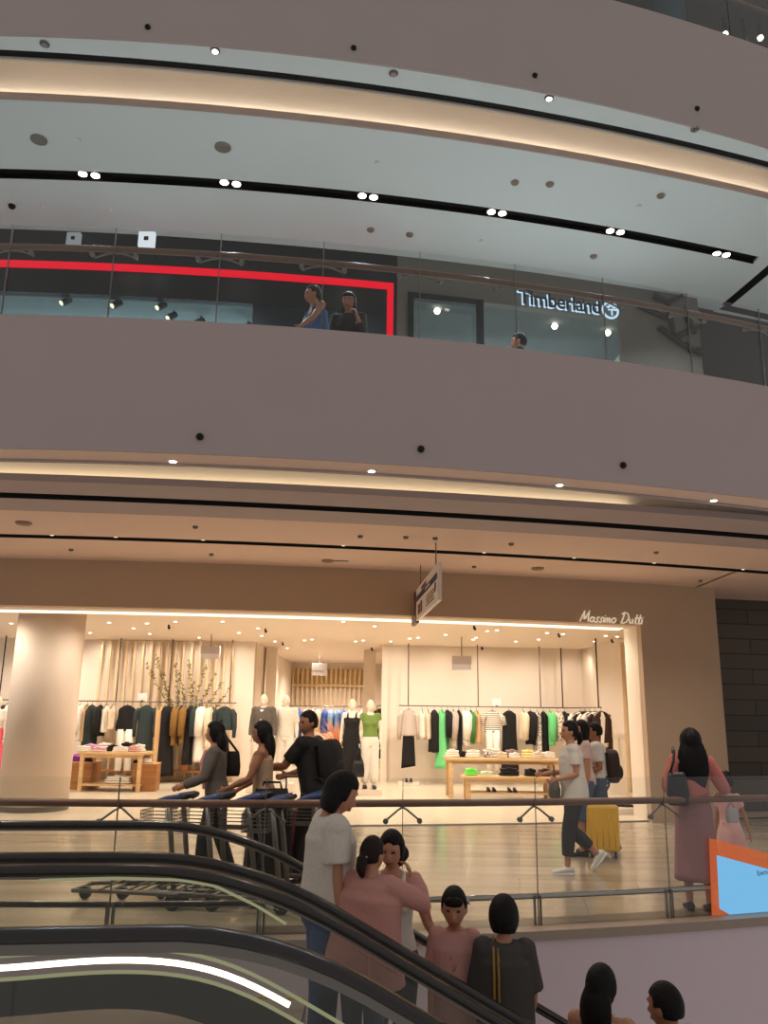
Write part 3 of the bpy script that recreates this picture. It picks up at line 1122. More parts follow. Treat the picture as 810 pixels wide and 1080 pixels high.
p0 = onc(546, 322, UPF)
p1 = onc(632, 331.5, UPF)
yaw = math.atan2(p1.y - p0.y, p1.x - p0.x)
L = (p1 - p0).length
M_HALO = emis('halo_white', (196, 226, 250), 1.15)
M_DKL = mat('dark_letter_face', (24, 30, 42), 0.4)
t = thing('shop_sign', 'dark halo-lit word sign with round tree emblem on the charcoal shop front', 'sign', p0 + Vector((0, -0.09, 0)), yaw)
sz = 0.36
h_ = text('halo_letters', 'Timberland', sz, 0.002, M_HALO, t, Matrix.Translation((-0.024, 0.006, -0.022)) @ upright(), 0.006, 0.0, 0.93)
f_ = text('letters', 'Timberland', sz, 0.002, M_DKL, t, Matrix.Translation((0.0, -0.006, 0.0)) @ upright(), 0.007, 0.0, 0.93)
wd = max(v.co.x for v in f_.data.vertices)
for o in (h_, f_):
    mw = o.matrix_basis.copy()
    o.matrix_basis = mw @ Matrix.Diagonal((L / wd, 1.0, 1, 1))
# serifs of the lettering
pe = onc(644, 325, UPF)
er = 0.145
m = MB()
m.tube([(L + .2 + er * math.cos(R(a)), 0.02, 0.10 + er * math.sin(R(a))) for a in range(100, 440, 17)], .02, 8, up=(0, 1, 0))
m.build('emblem_ring', M_HALO, t, smooth=True)
m = MB()
cx, cz = L + .2, .10
m.tube([(cx + .02, 0.0, cz - .1), (cx + .01, 0.0, cz + .02)], .014, 6, up=(0, 1, 0))
for (a, b, r_) in ((-.05, .05, .035), (.0, .085, .04), (.06, .06, .04), (.085, .01, .03), (-.035, .0, .025), (.045, .01, .03)):
    m.ell((cx + a, 0.0, cz + b), (r_, .015, r_ * .6), nu=10, nv=6)
m.build('emblem_tree', M_HALO, t, smooth=True)

# hanging direction sign, square to the shop front
near = atz(464, 633, 3.12)
far = atz(440.5, 655, 3.12)
dv = (far - near)
Ls = dv.length
t = thing('hanging_direction_sign', 'hanging directory sign board with blue band, square to the shop front', 'sign', near, math.atan2(dv.y, dv.x))
hs = 0.50
MB().box((Ls / 2, 0, hs / 2), (Ls, 0.05, hs)).build('board', mat('sign_white', (232, 222, 212), 0.5), t, bevel=.004)
M_SB = mat('sign_blue', (46, 60, 96), 0.5)
M_ST = mat('sign_brown_picture', (110, 76, 62), 0.5)
for s in (1, -1):
    y = 0.028 * s
    MB().box((Ls * .5, y, hs * .67), (Ls * .94, .006, hs * .17)).build('blue_band', M_SB, t)
    m = MB()
    for i in range(4):
        m.box((Ls * .32, y, hs * (.16 + .085 * i)), (Ls * .34 * (1 - .12 * (i % 2)), .006, hs * .035))
    m.build('text_lines', M_ST, t)
    m = MB()
    m.box((Ls * .72, y, hs * .3), (Ls * .07, .006, hs * .34))
    m.box((Ls * .84, y, hs * .28), (Ls * .10, .006, hs * .30))
    m.box((Ls * .10, y, hs * .42), (Ls * .05, .006, hs * .24))
    m.box((Ls * .6, y, hs * .84), (Ls * .22, .006, hs * .12))
    m.build('pictures', M_ST, t)
    MB().box((Ls * .42, y * 1.07, hs * .67), (Ls * .2, .006, hs * .05)).build('white_lettering_bar', M_WHITE, t)
m = MB()
for q in (.15, .85):
    m.cyl((Ls * q, 0, hs), (Ls * q, 0, 3.96 - 3.12), .008, 8)
m.build('hanging_rods', M_STEELD, t)
MB().box((Ls + .33, 0.0, hs / 2 - .02), (.62, .06, hs)).build('end_board', mat('sign_red_brown', (92, 62, 54), 0.5, noise=.5, scale=6), t, bevel=.004)

# advert screen's reflection in the balustrade glass, painted as glowing sheets
pa = onc(748.5, 884, off(EDGE, .02))
pb = onc(751, 968.5, off(EDGE, .02))
XA = (pa.x + pb.x) / 2
def reflection_mat(name, rgb, s, mixf):
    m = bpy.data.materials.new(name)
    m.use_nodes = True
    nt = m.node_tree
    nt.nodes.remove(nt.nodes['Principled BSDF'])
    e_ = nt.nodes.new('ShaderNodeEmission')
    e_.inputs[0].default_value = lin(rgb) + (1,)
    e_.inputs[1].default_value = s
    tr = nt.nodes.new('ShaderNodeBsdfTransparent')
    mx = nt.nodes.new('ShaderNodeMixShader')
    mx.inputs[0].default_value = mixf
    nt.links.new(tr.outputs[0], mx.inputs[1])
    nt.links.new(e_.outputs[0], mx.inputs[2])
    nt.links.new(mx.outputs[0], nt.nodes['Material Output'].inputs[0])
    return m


t = thing('advert_reflection', 'glowing reflection of an advert screen, blue on an orange border, on the balustrade glass', 'screen')
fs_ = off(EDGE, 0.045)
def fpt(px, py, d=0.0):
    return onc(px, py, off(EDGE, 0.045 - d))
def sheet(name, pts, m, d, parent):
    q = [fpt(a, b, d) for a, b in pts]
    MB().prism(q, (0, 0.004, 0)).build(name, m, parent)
sheet('reflected_orange_border', [(748, 884), (830, 905), (830, 966), (751, 969)], reflection_mat('reflection_orange', (226, 112, 64), .72, .55), 0.0, t)
sheet('reflected_blue_panel', [(756, 902), (830, 922), (830, 964), (774, 967), (759, 958.5)], reflection_mat('reflection_blue', (120, 190, 235), .95, .85), 0.012, t)
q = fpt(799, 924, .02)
text('reflected_text', 'Enco', 0.06, 0.002, mat('reflected_text_grey', (80, 120, 160), .6), t, Matrix.Translation(q) @ Matrix.Rotation(R(-8), 4, 'Y') @ upright(R(18)))


# ================================================================== PEOPLE
TORSO = [(.80, .09, .085, 0.0), (.86, .155, .115, -.01), (.93, .168, .122, -.012), (1.00, .158, .112, -.004), (1.08, .136, .098, .004),
         (1.16, .140, .100, .006), (1.25, .158, .112, .006), (1.33, .166, .108, .0), (1.385, .15, .088, -.008), (1.425, .095, .066, -.01), (1.45, .058, .055, -.008)]


def ring_at(z, rx, ry, yo, n=20, k=None):
    out = []
    for i in range(n):
        a = 2 * math.pi * i / n
        q = 1.0 if k is None else k(a)
        out.append(Vector((rx * math.cos(a) * q, yo + ry * math.sin(a) * q, z)))
    return out


def interp(z):
    if z <= TORSO[0][0]:
        return TORSO[0][1:]
    for a, b in zip(TORSO[:-1], TORSO[1:]):
        if a[0] <= z <= b[0]:
            t = (z - a[0]) / (b[0] - a[0])
            return tuple(a[i] + (b[i] - a[i]) * t for i in (1, 2, 3))
    return TORSO[-1][1:]


class Fig:
    """one figure: joints in the figure's own frame (+Y is where it faces, feet at z = 0)"""

    def __init__(s, h=1.65, lean=(0, 0), look=(0, 0), arms=None, legs=None, female=True, child=False, girth=1.0, voxel=.011, twist=0, curl=35):
        s.k = h / 1.70
        s.voxel = voxel
        s.girth = girth * (0.94 if female else 1.04) * (.84 if child else 1)
        s.female = female
        s.hs = 1.0 if not child else 1.0 + (1.45 - min(h, 1.45)) * 0.55 + .05
        s.curl = curl
        arms = arms or [((.12, 0, -1), (.05, .12, -1)), ((.12, 0, -1), (.05, .12, -1))]
        legs = legs or [(2, 0), (-2, -4)]
        hip = Vector((0, 0, .92))
        M = Matrix.Translation(hip) @ Matrix.Rotation(R(lean[1]), 4, 'Y') @ Matrix.Rotation(R(-lean[0]), 4, 'X') @ Matrix.Rotation(R(twist), 4, 'Z') @ Matrix.Translation(-hip)
        s.T = M
        s.sh, s.el, s.wr, s.hd = [], [], [], []
        sw = (.160 if female else .185) * (1 if not child else .76)
        for side, (u, f) in zip((-1, 1), arms):
            sh = M @ Vector((side * sw, -.005, 1.385))
            u = Vector((u[0] * side, u[1], u[2])).normalized()
            f = Vector((f[0] * side, f[1], f[2])).normalized()
            e = sh + u * .285
            wr = e + f * .245
            s.sh.append(sh), s.el.append(e), s.wr.append(wr), s.hd.append(f)
        s.hip, s.kn, s.an = [], [], []
        low = 9
        for side, (a, b) in zip((-1, 1), legs):
            h_ = Vector((side * .088, 0, .88))
            kn = h_ + Vector((side * .004, math.sin(R(a)), -math.cos(R(a)))) * .41
            an = kn + Vector((0, math.sin(R(b)), -math.cos(R(b)))) * .39
            s.hip.append(h_), s.kn.append(kn), s.an.append(an)
            low = min(low, an.z - .08)
        s.dz = -low
        s.neck = M @ Vector((0, -.005, 1.47))
        s.Mh = Matrix.Translation(s.neck) @ Matrix.Rotation(R(look[0]), 4, 'Z') @ Matrix.Rotation(R(look[1]), 4, 'X') @ Matrix.Translation((0, .012, .112)) @ Matrix.Diagonal((s.hs, s.hs, s.hs, 1))
        s.legs = legs
        # whole figure: scale and put the lower foot on z = 0
        s.W = Matrix.Diagonal((s.k, s.k, s.k, 1)) @ Matrix.Translation((0, 0, s.dz))

    def torso_rings(s, z0, z1, inf=0.0, n=20, steps=14, loose=0.0, hemflare=0.0):
        rings = []
        for i in range(steps + 1):
            z = z0 + (z1 - z0) * i / steps
            rx, ry, yo = interp(z)
            rx *= s.girth
            ry *= s.girth
            if loose:
                rx = max(rx, .155 * s.girth * loose) if z < 1.33 else rx
                ry = max(ry, .108 * s.girth * loose) if z < 1.33 else ry
            fl = hemflare * max(0, (1.2 - z) / .4)
            rings.append([s.T @ p if z > .92 else p.lerp(s.T @ p, max(0, min(1, (z - .8) / .12))) for p in ring_at(z, rx + inf + fl, ry + inf + fl, yo, n)])
        return rings

    def body(s, root, skin, mann=False):
        m = MB()
        m.loft(s.torso_rings(.80, 1.45, 0, 20, 16))
        if s.female and s.hs == 1:
            for sd in (-1, 1):
                m.ell(s.T @ Vector((sd * .07, .085, 1.24)), (.062, .05, .06), nu=12, nv=8)
        m.tube([s.T @ Vector((0, -.012, 1.40)), s.neck, s.Mh @ Vector((0, -.02, -.05))], [.062 * s.girth, .052 * s.girth, .05], 14)
        # head with jaw
        vs, fs = [], []
        h = MB()
        h.ell((0, 0, 0), (.077, .096, .118), nu=24, nv=18)
        for v in h.v:
            if v.z < 0:
                q = (-v.z / .118)
                v.x *= 1 - .30 * q ** 1.6
                v.y = v.y * (1 - .12 * q) + .018 * q
            if v.y > .06 and v.z < .08:
                v.y -= (v.y - .06) * .25
        m.add(h.v, h.f, s.Mh)
        m.tube([s.Mh @ Vector(p) for p in ((0, .078, .012), (0, .094, -.015), (0, .104, -.032), (0, .085, -.042))], [.009 * s.hs, .011 * s.hs, .014 * s.hs, .010 * s.hs], 8)
        m.ell(s.Mh @ Vector((0, .084, -.068)), (.024 * s.hs, .013 * s.hs, .013 * s.hs), nu=10, nv=6)
        m.ell(s.Mh @ Vector((0, .078, .032)), (.05 * s.hs, .016 * s.hs, .012 * s.hs), nu=10, nv=6)
        for sd in (-1, 1):
            m.ell(s.Mh @ Vector((sd * .078, -.008, -.008)), (.012, .02 * s.hs, .034 * s.hs), nu=8, nv=6)
        g = (.92 if s.female else 1.08) * (.85 if s.hs > 1 else 1)
        for i, sd in enumerate((-1, 1)):
            sh, e, wr = s.sh[i], s.el[i], s.wr[i]
            m.ell(sh, .058 * g, nu=12, nv=8)
            m.tube([s.T @ Vector((sd * .09, -.008, 1.38)), sh, sh.lerp(e, .4), e, e.lerp(wr, .3), e.lerp(wr, .75), wr], [.06 * g, .055 * g, .050 * g, .039 * g, .041 * g, .030 * g, .025 * g], 12)
            s.hand(m, i, sd)
        for i, sd in enumerate((-1, 1)):
            hp, kn, an = s.hip[i], s.kn[i], s.an[i]
            m.tube([hp + Vector((0, 0, .04)), hp, hp.lerp(kn, .35), hp.lerp(kn, .8), kn, kn.lerp(an, .3), kn.lerp(an, .7), an], [.08, .088, .080, .058, .053, .056, .040, .034], 14)
            fw = s.foot_dir(i)
            up = Vector((1, 0, 0)).cross(fw)
            m.tube([an, an - fw * .03 - up * .045, an + fw * .05 - up * .05, an + fw * .15 - up * .062], [.034, .034, .036, .022], 10)
        b = MB()
        b.add(m.v, m.f, s.W)
        o = b.build('body', skin, root, remesh=s.voxel, smit=2)
        if not mann:
            o.data.materials.append(M_EYE)
            o.data.materials.append(M_LIP)
            Mi = (s.W @ s.Mh).inverted()
            for p in o.data.polygons:
                c = Mi @ p.center
                if c.y > .05:
                    if abs(c.z - .008) < .007 and .019 < abs(c.x) < .043:
                        p.material_index = 1
                    elif abs(c.z + .068) < .011 and abs(c.x) < .024:
                        p.material_index = 2
        return o

    def foot_dir(s, i):
        b = s.legs[i][1]
        if b < -15:
            q = R(min(50, -b))
            return Vector((0, math.cos(q), -math.sin(q)))
        return Vector((0, 1, 0))

    def hand(s, m, i, sd):
        f = s.hd[i]
        wr = s.wr[i]
        inn = Vector((-sd, 0, 0)) - f * Vector((-sd, 0, 0)).dot(f)
        if inn.length < .2:
            inn = Vector((0, 0, -1)) - f * Vector((0, 0, -1)).dot(f)
        inn.normalize()                       # palm normal
        w = f.cross(inn)                      # across the palm
        if w.y < 0:
            w = -w                            # thumb side
        q = .86 if s.female else 1.0
        Mp = Matrix((tuple(w) + (0,), tuple(f) + (0,), tuple(inn) + (0,), (0, 0, 0, 1))).transposed()
        Mp.translation = wr + f * .045 * q
        m.ell((0, 0, 0), (.040 * q, .055 * q, .018 * q), Mp, 12, 8)
        for j, (ox, ln) in enumerate(((.030, .070), (.010, .080), (-.010, .074), (-.029, .058))):
            p = wr + f * .088 * q + w * ox * q
            d = f.copy()
            pts = [wr + f * .05 * q + w * ox * .8 * q, p]
            for sgm in range(3):
                d = (Matrix.Rotation(R(s.curl), 3, w) @ d)
                if (d - f).dot(inn) < 0:
                    d = (Matrix.Rotation(R(-2 * s.curl), 3, w) @ d)
                p = p + d * ln * q / 3 * 1.1
                pts.append(p)
            m.tube(pts, [.0095 * q, .0095 * q, .009 * q, .0085 * q, .007 * q], 8)
        t0 = wr + f * .02 * q + w * .025 * q
        t1 = t0 + (w * .6 + f * .6 + inn * .35).normalized() * .045 * q
        t2 = t1 + (w * .1 + f * .9 + inn * .4).normalized() * .035 * q
        m.tube([t0, t1, t2], [.013 * q, .011 * q, .008 * q], 8)

    def put(s, m, name, material, root, vox=True, smooth=True, smit=3, fine=1.0):
        b = MB()
        b.add(m.v, m.f, s.W)
        return b.build(name, material, root, smooth=smooth, remesh=(s.voxel * fine) if vox else 0, smit=smit if vox else 0)

    def top(s, root, m_, name='shirt', hem=.90, neck=1.43, sleeve=.7, inf=.018, loose=0, flare=0, sl_inf=.014, strap=False):
        m = MB()
        m.loft(s.torso_rings(hem, neck if not strap else 1.33, inf, 24, 16, loose, flare))
        if s.female and s.hs == 1:
            for sd in (-1, 1):
                m.ell(s.T @ Vector((sd * .07, .088, 1.24)), (.07, .055, .066), nu=12, nv=8)
        if strap:
            for sd in (-1, 1):
                a = [s.T @ Vector((sd * .085, y, z)) for y, z in ((.10, 1.30), (.075, 1.38), (.0, 1.425), (-.07, 1.38), (-.10, 1.30))]
                m.tube(a, .020, 8)
        g = (.92 if s.female else 1.08) * (.82 if s.hs > 1 else 1)
        if sleeve > 0 and not strap:
            for i, sd in enumerate((-1, 1)):
                sh, e, wr = s.sh[i], s.el[i], s.wr[i]
                pts = [s.T @ Vector((sd * .08, -.008, 1.36)), sh]
                rr = [.07 * g + inf, .058 * g + sl_inf]
                if sleeve <= 1:
                    pts += [sh.lerp(e, sleeve * .5), sh.lerp(e, sleeve)]
                    rr += [.054 * g + sl_inf, .050 * g + sl_inf * 1.3]
                else:
                    pts += [sh.lerp(e, .5), e, e.lerp(wr, (sleeve - 1) * .5), e.lerp(wr, sleeve - 1)]
                    rr += [.054 * g + sl_inf, .046 * g + sl_inf, .044 * g + sl_inf, .036 * g + sl_inf]
                m.tube(pts, rr, 14)
                m.ell(sh, .060 * g + sl_inf * .8, nu=12, nv=8)
        return s.put(m, name, m_, root)

    def pants(s, root, m_, name='trousers', length=.95, inf=.014, waist=1.02, wide=1.0):
        m = MB()
        m.loft(s.torso_rings(.80, waist, inf, 20, 8))
        for i in range(2):
            hp, kn, an = s.hip[i], s.kn[i], s.an[i]
            pts = [hp + Vector((0, 0, .05)), hp, hp.lerp(kn, .4)]
            rr = [.085 + inf, .092 + inf, .082 + inf]
            if length > .55:
                f = (length - .5) / .5
                pts += [kn, kn.lerp(an, f * .5), kn.lerp(an, f)]
                rr += [(.058 + inf) * wide, (.056 + inf) * wide, (.042 + inf * 1.3) * wide]
            else:
                pts += [hp.lerp(kn, length * 2)]
                rr += [.07 + inf * 1.6]
            m.tube(pts, rr, 16)
        return s.put(m, name, m_, root)

    def skirt(s, root, m_, name='skirt', waist=1.05, hem=.35, flare=.1, folds=9, inf=.02, back=0.0):
        m = MB()
        rings = []
        st = 14
        for i in range(st + 1):
            z = waist + (hem - waist) * i / st
            t = i / st
            rx, ry, yo = interp(max(z, .93))
            rx = rx * s.girth + inf + flare * max(0, t - .15)
            ry = ry * s.girth + inf + flare * .8 * max(0, t - .15)
            r_ = ring_at(z, rx, ry, yo - back * t, 40, lambda a: 1 + .05 * t * math.sin(folds * a + 1.3))
            rings.append([s.T @ p if z > .95 else p for p in r_])
        m.loft(rings)
        return s.put(m, name, m_, root, vox=False)

    def hair(s, root, m_, style='short', length=.3, vol=1.0):
        h = MB()
        cut = .30 if style != 'bald' else 0

        def fn(d):
            face = d.y > .18 and d.z < .52 - .25 * abs(d.x) and abs(d.x) < .86
            ear = d.z < -.15 and d.y > -.05 and style in ('short', 'pony', 'bun')
            low = d.z < -.55 and style in ('short', 'pony', 'bun')
            return .80 if (face or ear or low) else 1.0
        if style == 'bowl':
            h.ell((0, -.014, .004), (.096, .116, .134), nu=32, nv=20, fn=lambda d: .8 if (d.y > .2 and d.z < .45) or d.z < -.72 else 1.0)
        elif style in ('bob', 'long'):
            vv = 1 + (vol - 1) * .35
            h.ell((0, -.012, .008), (.094 * vv, .112 * vv, .130), nu=32, nv=20, fn=fn)
        else:
            h.ell((0, -.010, .010), (.087, .108, .127), nu=32, nv=20, fn=fn)
        m = MB()
        m.add(h.v, h.f, s.Mh)
        if style == 'bob':
            b = MB()
            rings = []
            for z, rx, ry, yo in ((.06, .088, .075, -.035), (-.02, .098, .085, -.03), (-.08, .102, .082, -.026), (-.115, .094, .070, -.024), (-.135, .076, .054, -.024)):
                rings.append([Vector((rx * math.cos(a), yo + ry * math.sin(a) * (1 if math.sin(a) < 0 else .55), z)) for a in [2 * math.pi * i / 24 for i in range(24)]])
            b.loft(rings)
            m.add(b.v, b.f, s.Mh)
        if style == 'long':
            base = s.Mh @ Vector((0, -.045, .03))
            bk = s.Mh.to_3x3() @ Vector((0, -1, 0))
            bk.z = 0
            bk.normalize()
            rt = Vector((bk.y, -bk.x, 0))
            rings = []
            for t in xs(0, 1, 9):
                c = base + Vector((0, 0, -1)) * length * t + bk * (.025 + .035 * math.sin(math.pi * min(1, t * .8)))
                wx = .092 * vol * (1 + .12 * math.sin(t * 3)) * (1 - .45 * max(0, t - .6) / .4) * (.62 + .38 * min(1, t / .28) ** .7)
                wy = .058 * (1 - .5 * max(0, t - .5) / .5) * (.6 + .4 * min(1, t / .25))
                rings.append([c + rt * (wx * math.cos(a)) * (1 + .04 * math.sin(7 * a)) + bk * (wy * math.sin(a)) for a in [2 * math.pi * i / 28 for i in range(28)]])
            m.loft(rings)
        if style in ('pony', 'bun'):
            a = [s.Mh @ Vector(p) for p in ((0, -.09, .0), (0, -.125, -.03), (0, -.135, -.09), (.01, -.12, -.15))]
            m.tube(a[:] if style == 'pony' else a[:3], [.030, .042, .040, .018][:4 if style == 'pony' else 3], 12)
        return s.put(m, 'hair', m_, root, fine=.75, smit=2)

    def shoes(s, root, m_, heel=0.0, sole=None):
        for i in range(2):
            an = s.an[i]
            fw = s.foot_dir(i)
            up = Vector((1, 0, 0)).cross(fw)
            m = MB()
            rings = []
            for t, wx, hz in ((-.075, .028, .055), (-.05, .038, .085), (.0, .041, .085), (.06, .044, .062), (.12, .047, .046), (.165, .038, .036), (.185, .018, .022)):
                c = an + fw * t - up * .08
                rings.append([c + Vector((1, 0, 0)) * wx * math.cos(a) + up * (hz * (.5 + .5 * math.sin(a))) for a in [2 * math.pi * j / 14 for j in range(14)]])
            m.loft(rings)
            o = s.put(m, 'shoe', m_, root, vox=False)
            if sole:
                m = MB()
                rings = []
                for t, wx in ((-.08, .03), (-.05, .043), (.0, .046), (.06, .049), (.12, .051), (.17, .042), (.19, .02)):
                    c = an + fw * t - up * .08
                    rings.append([c + Vector((1, 0, 0)) * wx * math.cos(a) + up * (.018 * math.sin(a)) for a in [2 * math.pi * j / 12 for j in range(12)]])
                m.loft(rings)
                s.put(m, 'sole', sole, o, vox=False).parent = o

    def P(s, v):
        return s.W @ Vector(v)


def person(label, loc, heading, cat='person', group=None, name='person'):
    return thing(name, label, cat, loc, R(heading), group)


def worldpt(root, v):
    return Matrix.Translation(root.location) @ Matrix.Rotation(root.rotation_euler.z, 4, 'Z') @ Vector(v)


M_GJ = mat('grey_jacket', (98, 90, 84), 0.8)
M_PK = mat('pink_blouse', (206, 140, 140), 0.8)
M_PKL = mat('pink_linen', (188, 134, 124), 0.85, bump=.3, scale=60)
M_BLK = mat('black_cloth', (26, 23, 23), 0.85, bump=.2, scale=40)
M_CHAR = mat('charcoal_cloth', (48, 45, 44), 0.85)
M_WT = mat('white_tee', (214, 208, 198), 0.85)
M_BGE = mat('beige_knit', (176, 142, 116), 0.85)
M_JEAN = mat('blue_denim', (70, 84, 108), 0.85, noise=.2, scale=30)
M_JEANB = mat('bright_blue_denim', (58, 78, 122), 0.85, noise=.2, scale=30)
M_OLIVE = mat('olive_trousers', (92, 82, 62), 0.85)
M_PINKT = mat('pale_pink_tee', (198, 146, 138), 0.85)
M_CORAL = mat('coral_blouse', (198, 116, 108), 0.85, bump=.2, scale=30)
M_MAUVE = mat('mauve_dress', (158, 112, 114), 0.85, bump=.2, scale=20)
M_DKBLUE = mat('navy_cloth', (40, 44, 58), 0.85)
M_VEST = mat('blue_vest', (52, 84, 128), 0.8)


def ground(px, py, z=0.0):
    return atz(px, py, z)


WALK = [(22, 4), (-14, -34)]

# ---- walkers on the concourse behind the balustrade
# woman in grey jacket pushing a trolley
p = at(231, 800, 8.9); p.z = 0
r = person('smiling woman in grey jacket and pink top pushing a blue trolley', p, 98)
f = Fig(1.60, (6, 0), (-18, 0), [((.12, .35, -1), (-.1, .9, -.35)), ((.12, .3, -1), (-.1, .9, -.4))], [(16, 2), (-8, -22)], voxel=.012)
f.body(r, M_SKIN); f.top(r, M_PK, 'blouse', hem=.98, sleeve=0); f.top(r, M_GJ, 'jacket', hem=.84, sleeve=1.9, inf=.026, neck=1.40); f.pants(r, M_BLK); f.hair(r, M_HAIR, 'long', .30); f.shoes(r, M_WHITE)
# open front of the jacket
m = MB(); m.loft([[f.T @ q for q in ring_at(z, .055, .03, yy, 12)] for z, yy in ((1.0, .125), (1.15, .122), (1.28, .142), (1.41, .085))]); f.put(m, 'blouse_front', M_PK, r)

# woman with long dark hair, sleeveless beige top
p = at(280, 800, 8.6); p.z = 0
r = person('long-haired woman in sleeveless beige top and olive trousers pushing a trolley', p, 92)
f = Fig(1.60, (4, 0), (-4, -4), [((.15, .45, -1), (.0, 1, -.45)), ((.15, .25, -1), (-.05, .8, -.5))], [(10, 4), (-6, -12)], voxel=.012)
f.body(r, M_SKIND); f.top(r, M_BGE, 'knit_top', hem=.95, strap=True, inf=.014); f.pants(r, M_OLIVE, wide=1.25); f.hair(r, M_HAIR, 'long', .40); f.shoes(r, M_WHITE)

# man with backpack
p = at(333, 800, 8.9); p.z = 0
r = person('man in black t-shirt with bulging black backpack pushing a loaded trolley', p, 70)
MANR = r
f = Fig(1.72, (10, 0), (58, 0), [((.15, .75, -1), (-.1, 1, -.1)), ((.15, .35, -1), (-.1, 1, -.3))], [(14, 4), (-8, -24)], female=False, voxel=.012)
f.body(r, M_SKIND); f.top(r, M_BLK, 't_shirt', hem=.88, sleeve=.75, inf=.022, loose=1.05); f.pants(r, M_CHAR); f.hair(r, M_HAIR, 'short'); f.shoes(r, M_BLK)
MANF = f

# walking woman in white tee
p = ground(603, 920)
r = person('woman in loose white t-shirt and cropped dark trousers striding past the display table', p, 90)
f = Fig(1.64, (3, 0), (4, 2), [((.10, -.05, -1), (.02, .9, -.22)), ((.12, .25, -1), (-.05, .95, -.12))], [(14, 4), (4, -48)], voxel=.010, curl=45)
r.location.x += .06
f.body(r, M_SKIN); f.top(r, M_WT, 't_shirt', hem=.80, sleeve=.62, inf=.028, loose=1.12, flare=.02); f.pants(r, M_CHAR, length=.86, wide=1.12); f.hair(r, M_HAIR, 'pony'); f.shoes(r, mat('white_trainers', (214, 210, 204), .6), sole=M_WHITE)
W1, W1F = r, f
# woman half hidden behind her
p = at(616, 800, 11.0); p.z = 0
r = person('dark-haired person mostly hidden behind the woman in white t-shirt', p, 92)
f = Fig(1.64, (2, 0), (8, 0), None, [(12, 2), (-10, -24)], voxel=.013)
f.body(r, M_SKIN); f.top(r, mat('light_pink_tee', (206, 180, 170), .85), 't_shirt', hem=.88, sleeve=.6); f.pants(r, M_JEAN, length=.55); f.hair(r, M_HAIR, 'bob'); f.shoes(r, M_BLK)
# one with the suitcase
p = at(630, 800, 11.3); p.z = 0
r = person('person in white t-shirt and denim shorts with backpack, behind the yellow suitcase', p, 78)
f = Fig(1.62, (2, 0), (4, 0), [((.1, -.1, -1), (.0, .9, -.2)), ((.16, -.12, -1), (-.15, .8, -.5))], [(16, 6), (-6, -20)], female=False, voxel=.012)
f.body(r, M_SKIND); f.top(r, M_WT, 't_shirt', hem=.86, sleeve=.7, inf=.022, loose=1.05); f.pants(r, M_JEAN, length=.5, inf=.024); f.hair(r, M_HAIR, 'short'); f.shoes(r, M_BLK)
BPR, BPF = r, f

# mother at the glass
p = ground(744, 964); p.y += .12
r = person('woman with very long black hair in coral blouse and long mauve skirt at the glass', p, -8)
f = Fig(1.585, (3, 3), (-6, -6), [((.35, .05, -1), (-.3, .55, -.6)), ((.55, .1, -1), (-.1, .95, -.35))], [(2, 0), (-2, -3)], voxel=.011, girth=.95)
f.body(r, M_SKIN); f.top(r, M_CORAL, 'blouse', hem=.95, sleeve=1.05, inf=.020, loose=1.0, sl_inf=.022); f.skirt(r, M_MAUVE, 'long_skirt', waist=1.10, hem=.28, flare=.05, inf=.022); f.hair(r, M_HAIR, 'long', .56, 1.42); f.shoes(r, M_BLK)
MOR, MOF = r, f
p = at(770, 870, 8.45); p.z = 0
r = person('small child in pale pink dress tucked beside the woman in coral blouse', p, -12)
f = Fig(1.16, (2, 0), (10, -8), [((.12, .3, -1), (.05, .5, -1)), ((.35, .05, -1), (.2, .1, -1))], None, child=True, voxel=.010)
f.body(r, M_SKIN); f.top(r, mat('pale_pink_dress', (224, 178, 172), .85), 'dress_top', hem=.95, sleeve=.5, inf=.02); f.skirt(r, mat('pale_pink_dress', (224, 178, 172), .85), 'dress_skirt', waist=1.08, hem=.52, flare=.12); f.hair(r, M_HAIR, 'short'); f.shoes(r, M_BLK)
CHR = r


# ---- people riding down the escalator
def on_step(px, py, D, head_top=True):
    p = at(px, py, D)
    z = tread(p.x)
    return Vector((p.x, p.y, z)), p.z - z


p, h = on_step(347, 818, 4.98)
r = person('woman with black bob in white blouse and jeans, highest on the escalator', p, -75)
f = Fig(h * 1.02, (3, 0), (-4, -26), [((.10, -.02, -1), (.05, .15, -1)), ((.10, .02, -1), (.0, .15, -1))], None, voxel=.0085, girth=1.12)
f.body(r, M_SKIN); f.top(r, mat('white_blouse', (206, 196, 184), .85, bump=.5, scale=45), 'blouse', hem=.93, sleeve=.68, inf=.026, loose=1.12, sl_inf=.034); f.pants(r, M_JEANB, wide=1.15); f.hair(r, M_HAIR, 'bob'); f.shoes(r, M_WHITE)
ESW, ESWF = r, f

p, h = on_step(386, 883, 4.82)
r = person('woman in oversized pink linen shirt raising a hand to her forehead on the escalator', p, -22)
f = Fig(h * 1.0, (2, 4), (-16, -4), [((.14, .1, -1), (-.1, .35, -1)), ((.9, .55, -.50), (-.75, .45, 1.0))], None, voxel=.0085, girth=1.16, curl=30)
f.body(r, M_SKIN); f.top(r, M_PKL, 'shirt', hem=.72, sleeve=1.82, inf=.035, loose=1.28, flare=.05, sl_inf=.030); f.pants(r, M_JEAN); f.hair(r, M_HAIRB, 'pony'); f.shoes(r, M_WHITE)
m = MB(); m.ell(f.Mh @ Vector((0, -.112, -.012)), (.04, .03, .018), nu=14, nv=8); f.put(m, 'hair_clip', mat('hair_clip', (150, 140, 140), .3, metal=.5), r, vox=False)
PINK, PINKF = r, f

